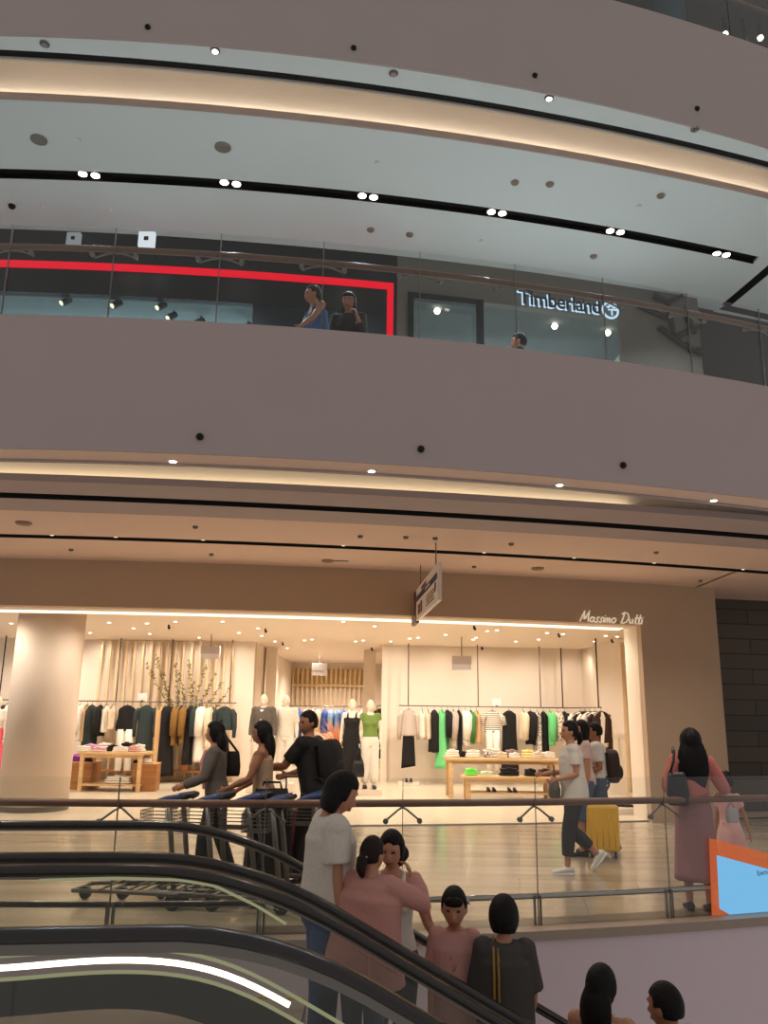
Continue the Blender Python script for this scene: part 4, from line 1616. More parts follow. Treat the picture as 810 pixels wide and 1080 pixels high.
p, h = on_step(414, 876, 5.28)
r = person('woman in white camisole top facing the camera, behind the raised pink sleeve', p, 172)
f = Fig(h, (0, 0), (-6, -10), [((.35, .15, -1), (.55, .45, -.55)), ((.12, 0, -1), (.0, .3, -1))], None, voxel=.0095)
f.body(r, M_SKIN); f.top(r, M_WT, 'camisole', hem=.90, strap=True, inf=.016); f.pants(r, M_CHAR); f.hair(r, M_HAIR, 'long', .16); f.shoes(r, M_BLK)

p, h = on_step(479, 937, 5.15)
r = person('girl with fringe in pale pink t-shirt facing the camera on the escalator', p, 168)
f = Fig(h, (0, 0), (4, -10), [((.12, .05, -1), (.0, .35, -1)), ((.12, .05, -1), (.0, .35, -1))], None, child=True, voxel=.0085)
f.body(r, M_SKIN); f.top(r, M_PINKT, 't_shirt', hem=.84, sleeve=.75, inf=.036, loose=1.08, sl_inf=.028); f.skirt(r, mat('dark_grey_shorts', (66, 62, 66), .85), 'shorts_skirt', waist=.98, hem=.5, flare=.06); f.hair(r, M_HAIR, 'pony'); f.shoes(r, M_WHITE)
m = MB(); m.ell(f.Mh @ Vector((0, .068, .060)), (.070, .030, .040), nu=16, nv=10); f.put(m, 'fringe', M_HAIR, r, fine=.8)
m = MB(); m.tube([f.Mh @ Vector(q) for q in ((-.088, .02, .06), (-.094, -.02, .02), (-.085, .03, .09))], .008, 6); f.put(m, 'hair_slide', M_WHITE, r, vox=False)

p, h = on_step(531, 948, 4.95)
r = person('child with bowl-cut black hair in dark grey t-shirt, back to the camera, on the escalator', p, -6)
f = Fig(h, (2, 0), (0, -6), [((.16, .12, -1), (-.1, .5, -1)), ((.16, .12, -1), (-.1, .5, -1))], None, female=False, child=True, voxel=.0085)
f.body(r, M_SKIN); f.top(r, mat('dark_grey_tee', (66, 62, 60), .85), 't_shirt', hem=.78, sleeve=.9, inf=.034, loose=1.2, sl_inf=.03); f.pants(r, M_CHAR); f.hair(r, M_HAIR, 'bowl'); f.shoes(r, M_BLK)
m = MB()
for q in (-.075, -.045):
    m.tube([f.T @ Vector((q, yy, zz)) for yy, zz in ((.08, 1.42), (.0, 1.45), (-.10, 1.40), (-.155, 1.25), (-.16, 1.0))], .009, 6)
f.put(m, 'yellow_strap', mat('mustard_strap', (150, 112, 50), .8), r, vox=False)

p, h = on_step(632, 1019, 4.95)
r = person('woman with long dark hair in white tank top, low on the escalator', p, -28)
f = Fig(h, (0, 0), (-12, -8), None, None, voxel=.009)
f.body(r, M_SKIN); f.top(r, M_WT, 'tank_top', hem=.9, strap=True, inf=.016); f.pants(r, M_JEAN); f.hair(r, M_HAIR, 'long', .34); f.shoes(r, M_WHITE)

p, h = on_step(702, 1038, 5.0)
r = person('man with short black hair seen from behind, lowest on the escalator', p, 35)
f = Fig(h, (0, 0), (10, -4), None, None, female=False, voxel=.009)
f.body(r, M_SKIND); f.top(r, M_DKBLUE, 't_shirt', hem=.86, sleeve=.7, inf=.022); f.pants(r, M_JEAN); f.hair(r, M_HAIR, 'short'); f.shoes(r, M_BLK)

# ---- people on the upper level
p = at(343, 304, 8.9); top_ = p.z; p.z = 4.95
r = person('person in sleeveless blue top leaning on the upper parapet in front of the navy panel', p, 122)
f = Fig(top_ - 4.95, (16, 0), (-12, -4), [((.3, .55, -.9), (.1, .7, -.7)), ((.25, .35, -1), (-.1, .8, -.5))], None, voxel=.012)
f.body(r, M_SKIND); f.top(r, M_VEST, 'sleeveless_top', hem=.9, strap=True, inf=.02); f.pants(r, M_CHAR); f.hair(r, M_HAIRB, 'short'); f.shoes(r, M_BLK)
p = at(369, 312, 9.2); top_ = p.z; p.z = 4.95
r = person('person in black top with dark hair and fringe facing out, beside the blue-topped person', p, 172)
f = Fig(top_ - 4.95, (6, 0), (0, -6), [((.12, .3, -1), (-.15, .8, .6)), ((.12, .2, -1), (0, .6, -.4))], None, voxel=.012)
f.body(r, M_SKIND); f.top(r, M_BLK, 'shirt', hem=.88, sleeve=1.7, inf=.02); f.pants(r, M_BLK); f.hair(r, M_HAIR, 'bob'); f.shoes(r, M_BLK)
m = MB(); m.ell(f.Mh @ Vector((0, .07, .066)), (.064, .032, .034), nu=14, nv=8); f.put(m, 'fringe', M_HAIR, r, fine=.8)
p = at(547, 352, 10.2); top_ = p.z; p.z = 4.95
r = person('dark-haired person with only the head showing over the upper parapet below the lit word sign', p, 80)
f = Fig(top_ - 4.95, (0, 0), (0, 0), None, None, voxel=.012)
f.body(r, M_SKIN); f.top(r, M_CHAR, 'shirt', hem=.88, sleeve=.8); f.pants(r, M_BLK); f.hair(r, M_HAIR, 'short'); f.shoes(r, M_BLK)


# ---- bags
def backpack(label, fr, ff, w_, h_, d_, m_, zc=1.16, name='backpack'):
    base = worldpt(fr, ff.W @ (ff.T @ Vector((0, -.12 - d_ * .5, zc))))
    t = thing(name, label, 'backpack', base, fr.rotation_euler.z)
    tilt = math.atan2((ff.T.to_3x3() @ Vector((0, 0, 1))).y, 1)
    Mx = Matrix.Rotation(-tilt, 4, 'X')
    b = MB(); b.ell((0, 0, 0), (w_ / 2, d_ / 2, h_ / 2), Mx, 20, 14, lambda d: 1 / max(.6, (abs(d.x) ** 4 + abs(d.y) ** 4 + abs(d.z) ** 4) ** .25))
    b.build('bag_body', m_, t, smooth=True)
    b = MB(); b.ell((0, -d_ * .42, -h_ * .18), (w_ * .36, d_ * .28, h_ * .22), Mx, 16, 10)
    b.build('front_pocket', m_, t, smooth=True)
    for sd in (-1, 1):
        s_ = MB(); s_.tube([Mx @ Vector(q) for q in ((sd * w_ * .3, d_ * .4, h_ * .36), (sd * w_ * .33, d_ * .5 + .10, h_ * .50), (sd * w_ * .33, d_ * .5 + .235, h_ * .38), (sd * w_ * .36, d_ * .5 + .25, h_ * .1), (sd * w_ * .42, d_ * .5 + .15, -h_ * .2), (sd * w_ * .4, d_ * .3, -h_ * .34))], .022, 8, flat=.5)
        s_.build('strap', m_, t, smooth=True)
    return t


backpack('bulging black backpack on the man in black t-shirt', MANR, MANF, .34, .46, .20, M_BLK)
backpack('dark brown backpack on the person in denim shorts', BPR, BPF, .30, .42, .18, mat('dark_brown_bag', (52, 38, 36), .7), 1.12)


def shoulder_bag(name, label, loc, rz, w_, h_, d_, m_, strap_pts, cat='bag'):
    t = thing(name, label, cat, loc, rz)
    b = MB()
    rings = []
    for z, kx, ky in ((0, .82, .7), (.02, .95, .95), (h_ * .4, 1, 1), (h_ * .8, .86, .7), (h_, .74, .35)):
        rings.append([Vector((w_ / 2 * kx * math.copysign(abs(math.cos(a)) ** .6, math.cos(a)), d_ / 2 * ky * math.copysign(abs(math.sin(a)) ** .6, math.sin(a)), z)) for a in [2 * math.pi * i / 24 for i in range(24)]])
    b.loft(rings)
    b.build('bag_body', m_, t, smooth=True)
    s_ = MB(); s_.tube(strap_pts, .012, 8)
    s_.build('strap', m_, t, smooth=True)
    return t


q = worldpt(MOR, MOF.W @ Vector((-.17, -.17, .98)))
shoulder_bag('shoulder_bag', 'black slouchy shoulder bag on the woman in coral blouse', q, MOR.rotation_euler.z, .20, .29, .12, mat('black_leather', (24, 24, 26), .4),
             [(-.06, 0, .27), (-.02, -.0, .38), (.0, .04, .47), (.01, .14, .50), (.02, .22, .40)])
q = at(243, 808, 9.05)
shoulder_bag('shoulder_bag', 'black tote hanging behind the woman in grey jacket', q + Vector((0.02, 0, -.10)), R(10), .17, .25, .10, M_BLK, [(-.05, 0, .24), (-.08, 0, .40), (-.14, 0, .56), (-.08, 0.03, .40), (.05, 0, .24)])
q = at(585, 842, 9.9)
shoulder_bag('hand_bag', 'soft grey bag hanging from the hand of the walking woman in white', q, R(80), .26, .24, .14, mat('grey_soft_bag', (98, 94, 86), .8), [(-.08, 0, .23), (-.05, 0, .34), (.03, 0, .36), (.07, 0, .23)])
q = at(772, 858, 8.12)
shoulder_bag('small_bag', 'small pale grey bag at the back of the child in pink', q + Vector((0, 0, -.08)), 0, .12, .13, .07, mat('pale_grey_bag', (190, 182, 184), .8), [(-.04, 0, .12), (0, .02, .18), (.04, 0, .12)])
q = worldpt(ESW, ESWF.W @ Vector((-.20, -.16, .90)))


# ================================================================== LUGGAGE
def trolley(label, px, D, rz, lean=0):
    p = at(px, 845, D); p.z = 0
    t = thing('luggage_trolley', label, 'luggage trolley', p, rz, 'blue airport trolleys on the concourse')
    M_TB = mat('trolley_blue', (30, 52, 98), .4)
    # local frame: +y is the pushing direction, handle at y = -0.38
    m = MB()
    for sd in (-1, 1):
        m.tube([(sd * .16, -.36, .16), (sd * .16, -.30, .60), (sd * .16, -.26, .88)], .024, 10)
        m.tube([(sd * .27, -.42, .13), (sd * .25, .1, .13), (sd * .16, .60, .10)], .018, 10)
    m.tube([(-.27, -.42, .13), (.27, -.42, .13)], .018, 10)
    m.tube([(-.16, .60, .10), (.16, .60, .10)], .018, 10)
    for y in (-.2, .05, .3):
        m.tube([(-.25, y, .135), (.25, y, .135)], .010, 8)
    m.build('frame', M_STEELD, t, smooth=True)
    m = MB()
    m.tube([(-.19, -.34, .90), (-.15, -.40, .93), (.15, -.40, .93), (.19, -.34, .90)], .024, 12)
    m.build('handle_bar', M_BLACKM, t, smooth=True)
    m = MB()
    for sd in (-1, 1):
        m.tube([(sd * .17, -.38, .93), (sd * .16, -.24, .90), (sd * .14, -.08, .855)], [.032, .04, .028], 10)
    m.box((0, -.24, .86), (.28, .12, .05), rot=(R(-12), 0, 0))
    m.build('handle_console', M_TB, t, smooth=False, bevel=.01)
    m = MB()
    for i in range(6):
        z = .64 + .032 * i
        for (a, b) in (((-.15, -.22, z), (.15, -.22, z)), ((.15, -.22, z), (.13, .02, z)), ((.13, .02, z), (-.13, .02, z)), ((-.13, .02, z), (-.15, -.22, z))):
            m.tube([a, b], .004, 5)
    for i in range(9):
        x = -.13 + .0325 * i
        m.tube([(x, -.22, .82), (x, -.22, .64), (x, .02, .64), (x, .02, .80)], .004, 5)
    m.build('wire_basket', M_STEELD, t)
    for (x, y, r_) in ((-.25, -.40, .07), (.25, -.40, .07), (0, .56, .055)):
        m = MB(); m.cyl((x - .02, y, r_), (x + .02, y, r_), r_, 16)
        m.build('wheel', M_BLACKM, t)
    return t


trolley('blue-handled luggage trolley standing empty next to the brown display cube', 158, 8.1, R(80))
trolley('blue-handled luggage trolley between the empty one and the woman in grey jacket', 197, 8.1, R(80))
trolley('luggage trolley pushed by the woman in grey jacket', 238, 8.2, R(84))
trolley('luggage trolley held by the woman in beige top', 262, 7.98, R(84))
tr = trolley('luggage trolley with bags pushed by the man in black t-shirt', 308, 8.5, R(85))


def suitcase(label, p, rz, w_, d_, h_, m_, handle=0.0, z=0.0):
    t = thing('suitcase', label, 'suitcase', p, rz)
    b = MB(); b.box((0, 0, h_ / 2 + .06), (w_, d_, h_ - .04))
    b.build('shell', m_, t, bevel=.035)
    b = MB()
    for i in range(5):
        x = -w_ * .36 + w_ * .18 * i
        b.tube([(x, -d_ / 2 - .001, .13), (x, -d_ / 2 - .001, h_ - .04)], .008, 6)
        b.tube([(x, d_ / 2 + .001, .13), (x, d_ / 2 + .001, h_ - .04)], .008, 6)
    b.build('ribs', m_, t, smooth=True)
    b = MB(); b.box((0, 0, h_ / 2 + .06), (w_ + .004, .012, h_ - .03))
    b.build('zip_seam', M_BLACKM, t, bevel=.004)
    b = MB(); b.tube([(-.08, 0, h_ + .035), (-.07, 0, h_ + .065), (.07, 0, h_ + .065), (.08, 0, h_ + .035)], .012, 8)
    b.build('carry_handle', M_BLACKM, t, smooth=True)
    if handle:
        b = MB()
        for sd in (-1, 1):
            b.tube([(sd * .09, .05, h_), (sd * .09, .05, h_ + handle)], .009, 8)
        b.tube([(-.1, .05, h_ + handle), (.1, .05, h_ + handle)], .014, 8)
        b.build('pull_handle', M_STEELD, t, smooth=True)
    for sx in (-1, 1):
        for sy in (-1, 1):
            b = MB(); b.cyl((sx * w_ * .36 - .012, sy * d_ * .3, .028), (sx * w_ * .36 + .012, sy * d_ * .3, .028), .028, 14)
            b.build('wheel', M_BLACKM, t)
    return t


p = ground(637, 904)
suitcase('upright yellow hard-shell suitcase beside the walkers', p, R(-14), .40, .25, .58, mat('yellow_shell', (232, 182, 54), .35, noise=.03))
lp = tr.location
suitcase('reddish brown suitcase standing behind the trolley of the man in black t-shirt', (lp.x - .02, lp.y + .45, 0), R(8), .46, .27, .70, mat('red_brown_shell', (104, 52, 44), .4), .34)
shoulder_bag('travel_bag', 'big black travel bag piled on the trolley of the man in black t-shirt', Vector((lp.x - .2, lp.y - .02, .16)), R(5), .42, .80, .34, M_BLK, [(-.1, 0, .78), (-.08, 0, .86), (.08, 0, .86), (.1, 0, .78)])

# ================================================================== FASHION SHOP
# slatted panel behind the rails
sa, sb = at(104, 760, 21.25), at(249, 760, 21.25)
m = MB()
x = sa.x
i = 0
while x < sb.x:
    m.box((x, 21.25 + .03 * x + .0, 1.72), (.055, .07, 3.30))
    x += .205
t = thing('slat_panel', 'tall panel of pale vertical wooden slats behind the clothes rails with branches', 'slat panel')
m.build('slats', M_SLAT, t)
MB().box(((sa.x + sb.x) / 2, 21.33 + .03 * sa.x * .5, .06), (sb.x - sa.x, .08, .10)).build('bottom_rail', M_SLAT, t)
MB().box(((sa.x + sb.x) / 2, 21.1 + .03 * sa.x * .5, .25), (sb.x - sa.x, .45, .05)).build('low_shelf', M_OAKD, t)
# dark gaps board at left of slats
x = at(107, 760, 21.2).x
# slats beside the entrance jamb
m = MB()
for k_ in range(5):
    q = SIDE[0] + SIDE_DIR * ((SIDE[1] - SIDE[0]).length - .25 + .3 * k_) - nn * .06
    m.box((q.x, q.y, 1.66), (.07, .05, 3.3))
t = thing('slat_panel', 'narrow row of wooden slats on the side wall next to the entrance jamb', 'slat panel')
m.build('slats', M_SLAT, t)
q = SIDE[0] + SIDE_DIR * ((SIDE[1] - SIDE[0]).length + .3) - nn * .03
MB().box((q.x, q.y, .05), (.1, 1.3, .08), rot=(0, 0, math.atan2(-SIDE_DIR.x, SIDE_DIR.y))).build('bottom_rail', M_SLAT, t)
m = MB()
for k_ in range(9):
    q = SIDE[0] + SIDE_DIR * (3.3 + .3 * k_) - nn * .04
    m.box((q.x, q.y, 1.15), (.05, .05, 2.3))
t = thing('slat_panel', 'half-height wooden slats on the side wall behind the hanging shirts', 'slat panel')
m.build('slats', M_SLAT, t)
q = SIDE[0] + SIDE_DIR * 4.4 - nn * .02
MB().box((q.x, q.y, .05), (.05, 2.6, .08), rot=(0, 0, math.atan2(-SIDE_DIR.x, SIDE_DIR.y))).build('bottom_rail', M_SLAT, t)
# slats of the deep rear wall
ra, rb_ = at(288, 730, 30.0), at(386, 730, 30.0)
t = thing('slat_panel', 'golden slatted band across the rear wall deep inside the fashion shop', 'slat panel')
m = MB()
x = ra.x
zt, zm = at(330, 705, 30.2).z, at(330, 723, 30.2).z
zb_ = at(330, 744, 30.2).z
while x < rb_.x:
    m.box((x, 30.2, (zt + zb_) / 2), (.07, .08, zt - zb_))
    x += .17
m.build('slats', M_SLAT, t)
MB().box(((ra.x + rb_.x) / 2, 30.12, zm), (rb_.x - ra.x, .12, .07)).build('cross_rail', M_OAK, t)
MB().box(((ra.x + rb_.x) / 2, 30.27, (zt + zm) / 2), (rb_.x - ra.x, .03, zt - zm)).build('gold_back', mat('gold_board', (212, 178, 112), .6), t)

# rails
RZ = 1.87
RAILL = lambda x: 20.75 + .03 * x
RAILR = lambda x: 21.0 + .09 * x


def rail(label, f, pa, pb, rods, z=RZ, ztop=3.4):
    a, b = at(pa, 742, f(0)).x, at(pb, 745, f(0)).x
    t = thing('clothes_rail', label, 'clothes rail')
    MB().tube([(a, f(a), z), ((a + b) / 2, f((a + b) / 2), z), (b, f(b), z)], .014, 8).build('rail_bar', M_STEELD, t, smooth=True)
    for px in rods:
        x = at(px, 700, f(0)).x
        MB().tube([(x, f(x) + .02, z), (x, f(x) + .02, ztop)], .013, 8).build('hanging_rod', M_ROD, t, smooth=True)
    return t


rail('long clothes rail on dark rods in front of the slatted panel', RAILL, 70, 250, (128, 182, 245))
rail('long clothes rail on dark rods in front of the plain cream back wall', RAILR, 421, 612, (431, 505, 572))
sdir = [SIDE[0] + SIDE_DIR * s_ - nn * .62 for s_ in (.3, 3.2, (SIDE[1] - SIDE[0]).length - .2)]
t = thing('clothes_rail', 'clothes rail along the side wall next to the slats', 'clothes rail')
MB().tube([v + Vector((0, 0, RZ)) for v in sdir], .014, 8).build('rail_bar', M_STEELD, t, smooth=True)
for v in (sdir[0], sdir[1]):
    MB().tube([v + Vector((0, 0, RZ)), v + Vector((0, 0, 3.4))], .018, 8).build('hanging_rod', M_ROD, t, smooth=True)


def hanger(t, w_, ax='y', drop=.10):
    m = MB()
    m.tube([(0, 0, .0), (0, 0, -.02), (0, 0, -.06)], .004, 6)
    A_ = (lambda a, z: (0, a, z)) if ax == 'y' else (lambda a, z: (a, 0, z))
    m.tube([A_(-.0, .0), A_(.016, .014), A_(.0, .024), A_(-.016, .012)], .004, 6)
    m.tube([A_(-w_, -.06 - drop), A_(-w_ * .4, -.085), A_(0, -.06), A_(w_ * .4, -.085), A_(w_, -.06 - drop)], .010, 6)
    m.build('hanger', M_BLACKM, t, smooth=True)


def garment_side(name, label, cat, pos, rz, ln, w_, m_, sleeve=True, group=None, span=.21, seed=0, flare=1.0):
    """hung edge-on: the hanger runs front to back, so the sleeve and the folds face the viewer"""
    rg = random.Random(seed)
    t = thing(name, label, cat, pos, rz, group)
    hanger(t, span)
    m = MB()
    rings = []
    n = 28
    ph = rg.random() * 6
    for i in range(15):
        q = i / 14
        z = -.075 - ln * q
        sh = min(1, (q * ln + .02) / .14) ** .6
        hy = span * sh * (1 + .08 * q)
        hx = w_ / 2 * (.35 + .65 * min(1, q * ln / .12)) * (1 + (flare - 1) * q)
        ring = []
        for k_ in range(n):
            a = 2 * math.pi * k_ / n
            wv = 1 + (.10 + .10 * q) * math.sin(5 * a + ph + q * 2) + .06 * math.sin(9 * a + ph * 2)
            ring.append(Vector((hx * math.cos(a) * wv, hy * math.sin(a) * (1 + .03 * math.sin(4 * a + ph)), z + .012 * math.sin(3 * a + ph) * q)))
        rings.append(ring)
    m.loft(rings)
    m.build('cloth', m_, t, smooth=True)
    if sleeve:
        sl = min(ln * .85, .56)
        m = MB()
        m.tube([(.005, -span + .02, -.14), (.012, -span - .035, -.22), (.0, -span - .05, -.22 - sl * .5), (-.012, -span - .03, -.2 - sl)],
               [w_ * .34, w_ * .48, w_ * .44, w_ * .34], 12)
        m.build('sleeve', m_, t, smooth=True)
    return t


def garment_front(name, label, cat, pos, rz, ln, hw, m_, sleeves='none', group=None, flare=1.0, lower=None, lower_ln=0, seed=0, lower_name='trousers'):
    """hung face-on"""
    rg = random.Random(seed)
    t = thing(name, label, cat, pos, rz, group)
    hanger(t, hw * .9, 'x')
    m = MB()
    rings = []
    n = 36
    for i in range(17):
        q = i / 16
        z = -.075 - ln * q
        if q * ln < .10:
            hx = hw * (.35 + .65 * (q * ln / .10))
        else:
            hx = hw * (1 - .10 * math.sin(math.pi * min(1, q * 1.3)) + (flare - 1) * q)
        hy = .055 + .03 * q * flare
        ring = []
        for k_ in range(n):
            a = 2 * math.pi * k_ / n
            wv = 1 + .10 * q * math.sin(8 * a + seed) + .03 * math.sin(5 * a + seed)
            dip = -.05 * math.exp(-(math.cos(a) / .3) ** 2) if (i == 0) else 0
            ring.append(Vector((hx * math.cos(a), hy * math.sin(a) * wv, z + dip * .6)))
        rings.append(ring)
    m.loft(rings)
    m.build('cloth', m_, t, smooth=True)
    if sleeves != 'none':
        sl = .60 if sleeves == 'long' else .22
        for sd in (-1, 1):
            m = MB()
            if sleeves == 'long':
                m.tube([(sd * hw * .82, 0, -.15), (sd * (hw + .03), -.02, -.24), (sd * (hw + .055), -.03, -.24 - sl * .5), (sd * (hw + .05), -.035, -.2 - sl)], [.06, .068, .055, .04], 12)
            else:
                m.tube([(sd * hw * .78, 0, -.15), (sd * (hw + .05), -.01, -.24), (sd * (hw + .09), -.01, -.2 - sl)], [.06, .075, .08], 12)
            m.build('sleeve', m_, t, smooth=True)
    if lower is not None:
        m = MB()
        z0 = -.075 - ln + .04
        if lower_name == 'trousers':
            for sd in (-1, 1):
                m.tube([(sd * hw * .42, .0, z0), (sd * hw * .45, .0, z0 - lower_ln * .5), (sd * hw * .52, .0, z0 - lower_ln)], [hw * .5, hw * .44, hw * .36], 14, up=(1, 0, 0))
            m.box((0, 0, z0 - .1), (hw * 1.6, .09, .24))
        else:
            rr = []
            for i in range(9):
                q = i / 8
                hx = hw * (.72 + .22 * q)
                rr.append([Vector((hx * math.cos(a), .05 * math.sin(a) * (1 + .2 * q * math.sin(7 * a)), z0 - lower_ln * q + .03 * q * math.cos(a))) for a in [2 * math.pi * k_ / 30 for k_ in range(30)]])
            m.loft(rr)
        m.build(lower_name, lower, t, smooth=True)
    return t


F_BLACK = mat('black_fabric', (24, 22, 22), .9, noise=.15, scale=25)
F_WHITE = mat('white_fabric', (232, 224, 210), .9, noise=.03, scale=25)
F_GREEN = mat('bottle_green_fabric', (36, 48, 45), .9, noise=.15, scale=25)
F_TEAL = mat('teal_fabric', (46, 57, 57), .9, noise=.12, scale=25)
F_OLIVE = mat('bronze_olive_fabric', (134, 98, 46), .9, noise=.12, scale=25)
F_TAN = mat('tan_fabric', (206, 168, 122), .9, noise=.1, scale=25)
F_ECRU = mat('ecru_fabric', (218, 200, 172), .9, noise=.05, scale=25)
F_MINT = mat('bright_mint_fabric', (110, 204, 128), .9, noise=.06, scale=25)
F_MINTD = mat('grass_green_fabric', (64, 130, 66), .9, noise=.08, scale=25)
F_DKBR = mat('dark_brown_fabric', (58, 38, 32), .9, noise=.12, scale=25)
F_BLUE = mat('blue_fabric', (72, 104, 178), .9, noise=.1, scale=25)
F_PALEB = mat('light_blue_fabric', (140, 172, 208), .9, noise=.1, scale=25)
F_PINK = mat('rose_pink_fabric', (226, 92, 112), .9, noise=.1, scale=25)
F_STRIPE = stripe_mat('striped_brown_white', (226, 214, 198), (110, 84, 74), 22, 'X', .42, True)
F_BRETON = stripe_mat('breton_stripes', (232, 222, 204), (84, 68, 62), 6.5, 'Z', .30)
F_PRINT = print_mat('black_white_print', (224, 216, 204), (42, 36, 34), 26, .42)
F_LEO = print_mat('brown_white_print', (220, 206, 188), (92, 66, 54), 22, .36)


def hangL(px, top=0):
    x = at(px, 745, 20.6).x
    return Vector((x, RAILL(x), RZ - .02))


def hangR(px):
    x = at(px, 748, 21.1).x
    return Vector((x, RAILR(x), RZ - .02))


GL = 'clothes on the rail by the slatted panel'
def zlen(px, py, D):
    return RZ - .095 - at(px, py, D).z


for i, (px, bot, w_, m_, nm, lab, cat, sl, fl) in enumerate((
        (78, 770, .13, F_BLACK, 'hanging_blouse', 'black top squeezed behind the round column, first on the slatted rail', 'top', True, 1),
        (86, 781, .24, F_WHITE, 'hanging_dress', 'loose white blouse hanging next to the round column', 'blouse', True, 1.2),
        (93, 782, .10, F_TAN, 'hanging_dress', 'slim tan garment between white blouse and dark green dress', 'dress', False, 1),
        (98, 788, .26, F_GREEN, 'hanging_dress', 'dark bottle green dress among the first clothes on the slatted rail', 'dress', False, 1.2),
        (107, 776, .20, F_BLACK, 'hanging_blouse', 'black blouse between the green dress and short white tops', 'blouse', True, 1.2),
        (113, 772, .15, F_WHITE, 'hanging_blouse', 'short white top above the left end of the oak table', 'top', False, 1.1),
        (120, 769, .16, F_ECRU, 'hanging_blouse', 'short ecru top next to the face-on black camisole', 'top', False, 1.1),
        (170, 812, .20, F_TAN, 'hanging_trousers', 'tan trousers tucked between the green coat and the long black dress', 'trousers', False, 1),
        (177, 818, .36, F_BLACK, 'hanging_dress', 'long black dress, longest garment on the slatted rail', 'dress', False, 1.25),
        (187, 786, .20, F_OLIVE, 'hanging_shirt', 'bronze olive shirt next to the long black dress', 'shirt', True, 1.1),
        (191, 784, .12, F_DKBR, 'hanging_shirt', 'dark brown shirt between two bronze olive shirts', 'shirt', False, 1),
        (195, 785, .20, F_OLIVE, 'hanging_shirt', 'bronze olive shirt next to the narrow black trousers', 'shirt', True, 1.1),
        (201, 806, .20, F_BLACK, 'hanging_trousers', 'narrow black trousers beside the teal top', 'trousers', False, 1.05),
        (207, 776, .20, F_TEAL, 'hanging_blouse', 'teal top hanging beside the long white dress', 'top', True, 1.1),
        (213, 803, .26, F_WHITE, 'hanging_dress', 'long white dress behind the woman in grey jacket', 'dress', True, 1.2),
        (221, 790, .18, F_ECRU, 'hanging_shirt', 'ecru shirt between the long white dress and teal jacket', 'shirt', True, 1))):
    p = hangL(px)
    garment_side(nm, lab, cat, p, 0, zlen(px, bot, p.y), w_, m_, sl, GL, seed=i + 3, flare=fl)
p = hangL(135)
garment_front('hanging_blouse', 'black sleeveless top over white trousers, hung face-on above the oak table', 'outfit', p, 0, zlen(135, 771, p.y), .22, F_BLACK, 'none', GL, 1.15, F_WHITE, .95, 1)
p = hangL(155)
garment_front('hanging_coat', 'long dark teal shirt dress hung face-on over the oak cube', 'dress', p, 0, zlen(155, 796, p.y), .20, F_TEAL, 'long', GL, 1.05, seed=2)
p = hangL(237)
garment_front('hanging_jacket', 'short teal jacket hung face-on at the end of the slatted rail', 'jacket', p, 0, zlen(237, 770, p.y), .21, F_TEAL, 'long', GL, 1.0, seed=3)

GR_ = 'clothes on the rail by the cream back wall'
for i, (px, bot, w_, m_, nm, lab, cat, sl, fl) in enumerate((
        (445, 778, .14, F_WHITE, 'hanging_blouse', 'white short top next to the striped blouse outfit', 'top', False, 1.1),
        (451, 779, .14, F_ECRU, 'hanging_blouse', 'ecru short top next to the black dress on the cream wall rail', 'top', False, 1.1),
        (458, 793, .22, F_BLACK, 'hanging_dress', 'black dress beside the long mint green dress', 'dress', False, 1.1),
        (466, 810, .22, F_MINT, 'hanging_dress', 'long mint green dress reaching below the display table top', 'dress', False, 1.5),
        (472, 776, .20, F_BLACK, 'hanging_blouse', 'black shirt between mint dress and striped shirt', 'shirt', True, 1),
        (478, 789, .20, F_STRIPE, 'hanging_shirt', 'brown striped long shirt beside the billowy white shirt', 'shirt', True, 1.15),
        (484, 794, .14, F_BLACK, 'hanging_trousers', 'black trousers between striped and white shirts', 'trousers', False, 1),
        (491, 786, .26, F_WHITE, 'hanging_shirt', 'billowy white shirt above the folded clothes', 'shirt', True, 1.1),
        (497, 784, .14, F_MINTD, 'hanging_shirt', 'grass green shirt behind the billowy white shirt', 'shirt', True, 1),
        (503, 784, .20, F_TAN, 'hanging_trousers', 'tan trousers beside the striped jersey outfit', 'trousers', False, 1.1),
        (553, 780, .20, F_ECRU, 'hanging_jacket', 'ecru jacket beside the long black face-on dress', 'jacket', True, 1.05),
        (561, 785, .24, F_BLACK, 'hanging_jacket', 'black jacket beside the printed trousers', 'jacket', True, 1.1),
        (568, 795, .20, F_PRINT, 'hanging_trousers', 'black and white printed trousers hanging over the table', 'trousers', False, 1),
        (575, 793, .18, F_BLACK, 'hanging_trousers', 'black trousers beside the bright mint top', 'trousers', False, 1),
        (582, 786, .22, F_MINT, 'hanging_shirt', 'bright mint shirt near the head of the walking woman', 'shirt', True, 1.05),
        (590, 782, .20, F_LEO, 'hanging_shirt', 'brown spotted shirt behind the head of the walking woman', 'shirt', True, 1),
        (598, 778, .18, F_BLACK, 'hanging_shirt', 'black shirt almost hidden by the walking woman', 'shirt', True, 1))):
    p = hangR(px)
    garment_side(nm, lab, cat, p, R(5), zlen(px, bot, p.y), w_, m_, sl, GR_, seed=i + 40, flare=fl)
p = hangR(431)
garment_front('hanging_blouse', 'striped blouse over black wrap skirt, hung face-on at the rail end', 'outfit', p, R(5), zlen(431, 776, p.y), .19, F_STRIPE, 'long', GR_, 1.1, F_BLACK, .78, 4, 'wrap_skirt')
p = hangR(520)
garment_front('hanging_jersey', 'striped short-sleeved jersey over white trousers, hung face-on', 'outfit', p, R(5), zlen(520, 772, p.y), .20, F_BRETON, 'short', GR_, 1.0, F_WHITE, .95, 5)
p = hangR(538)
garment_front('hanging_dress', 'long plain black dress hung face-on behind the display table', 'dress', p, R(5), zlen(538, 812, p.y), .19, F_BLACK, 'none', GR_, 1.15, seed=6)

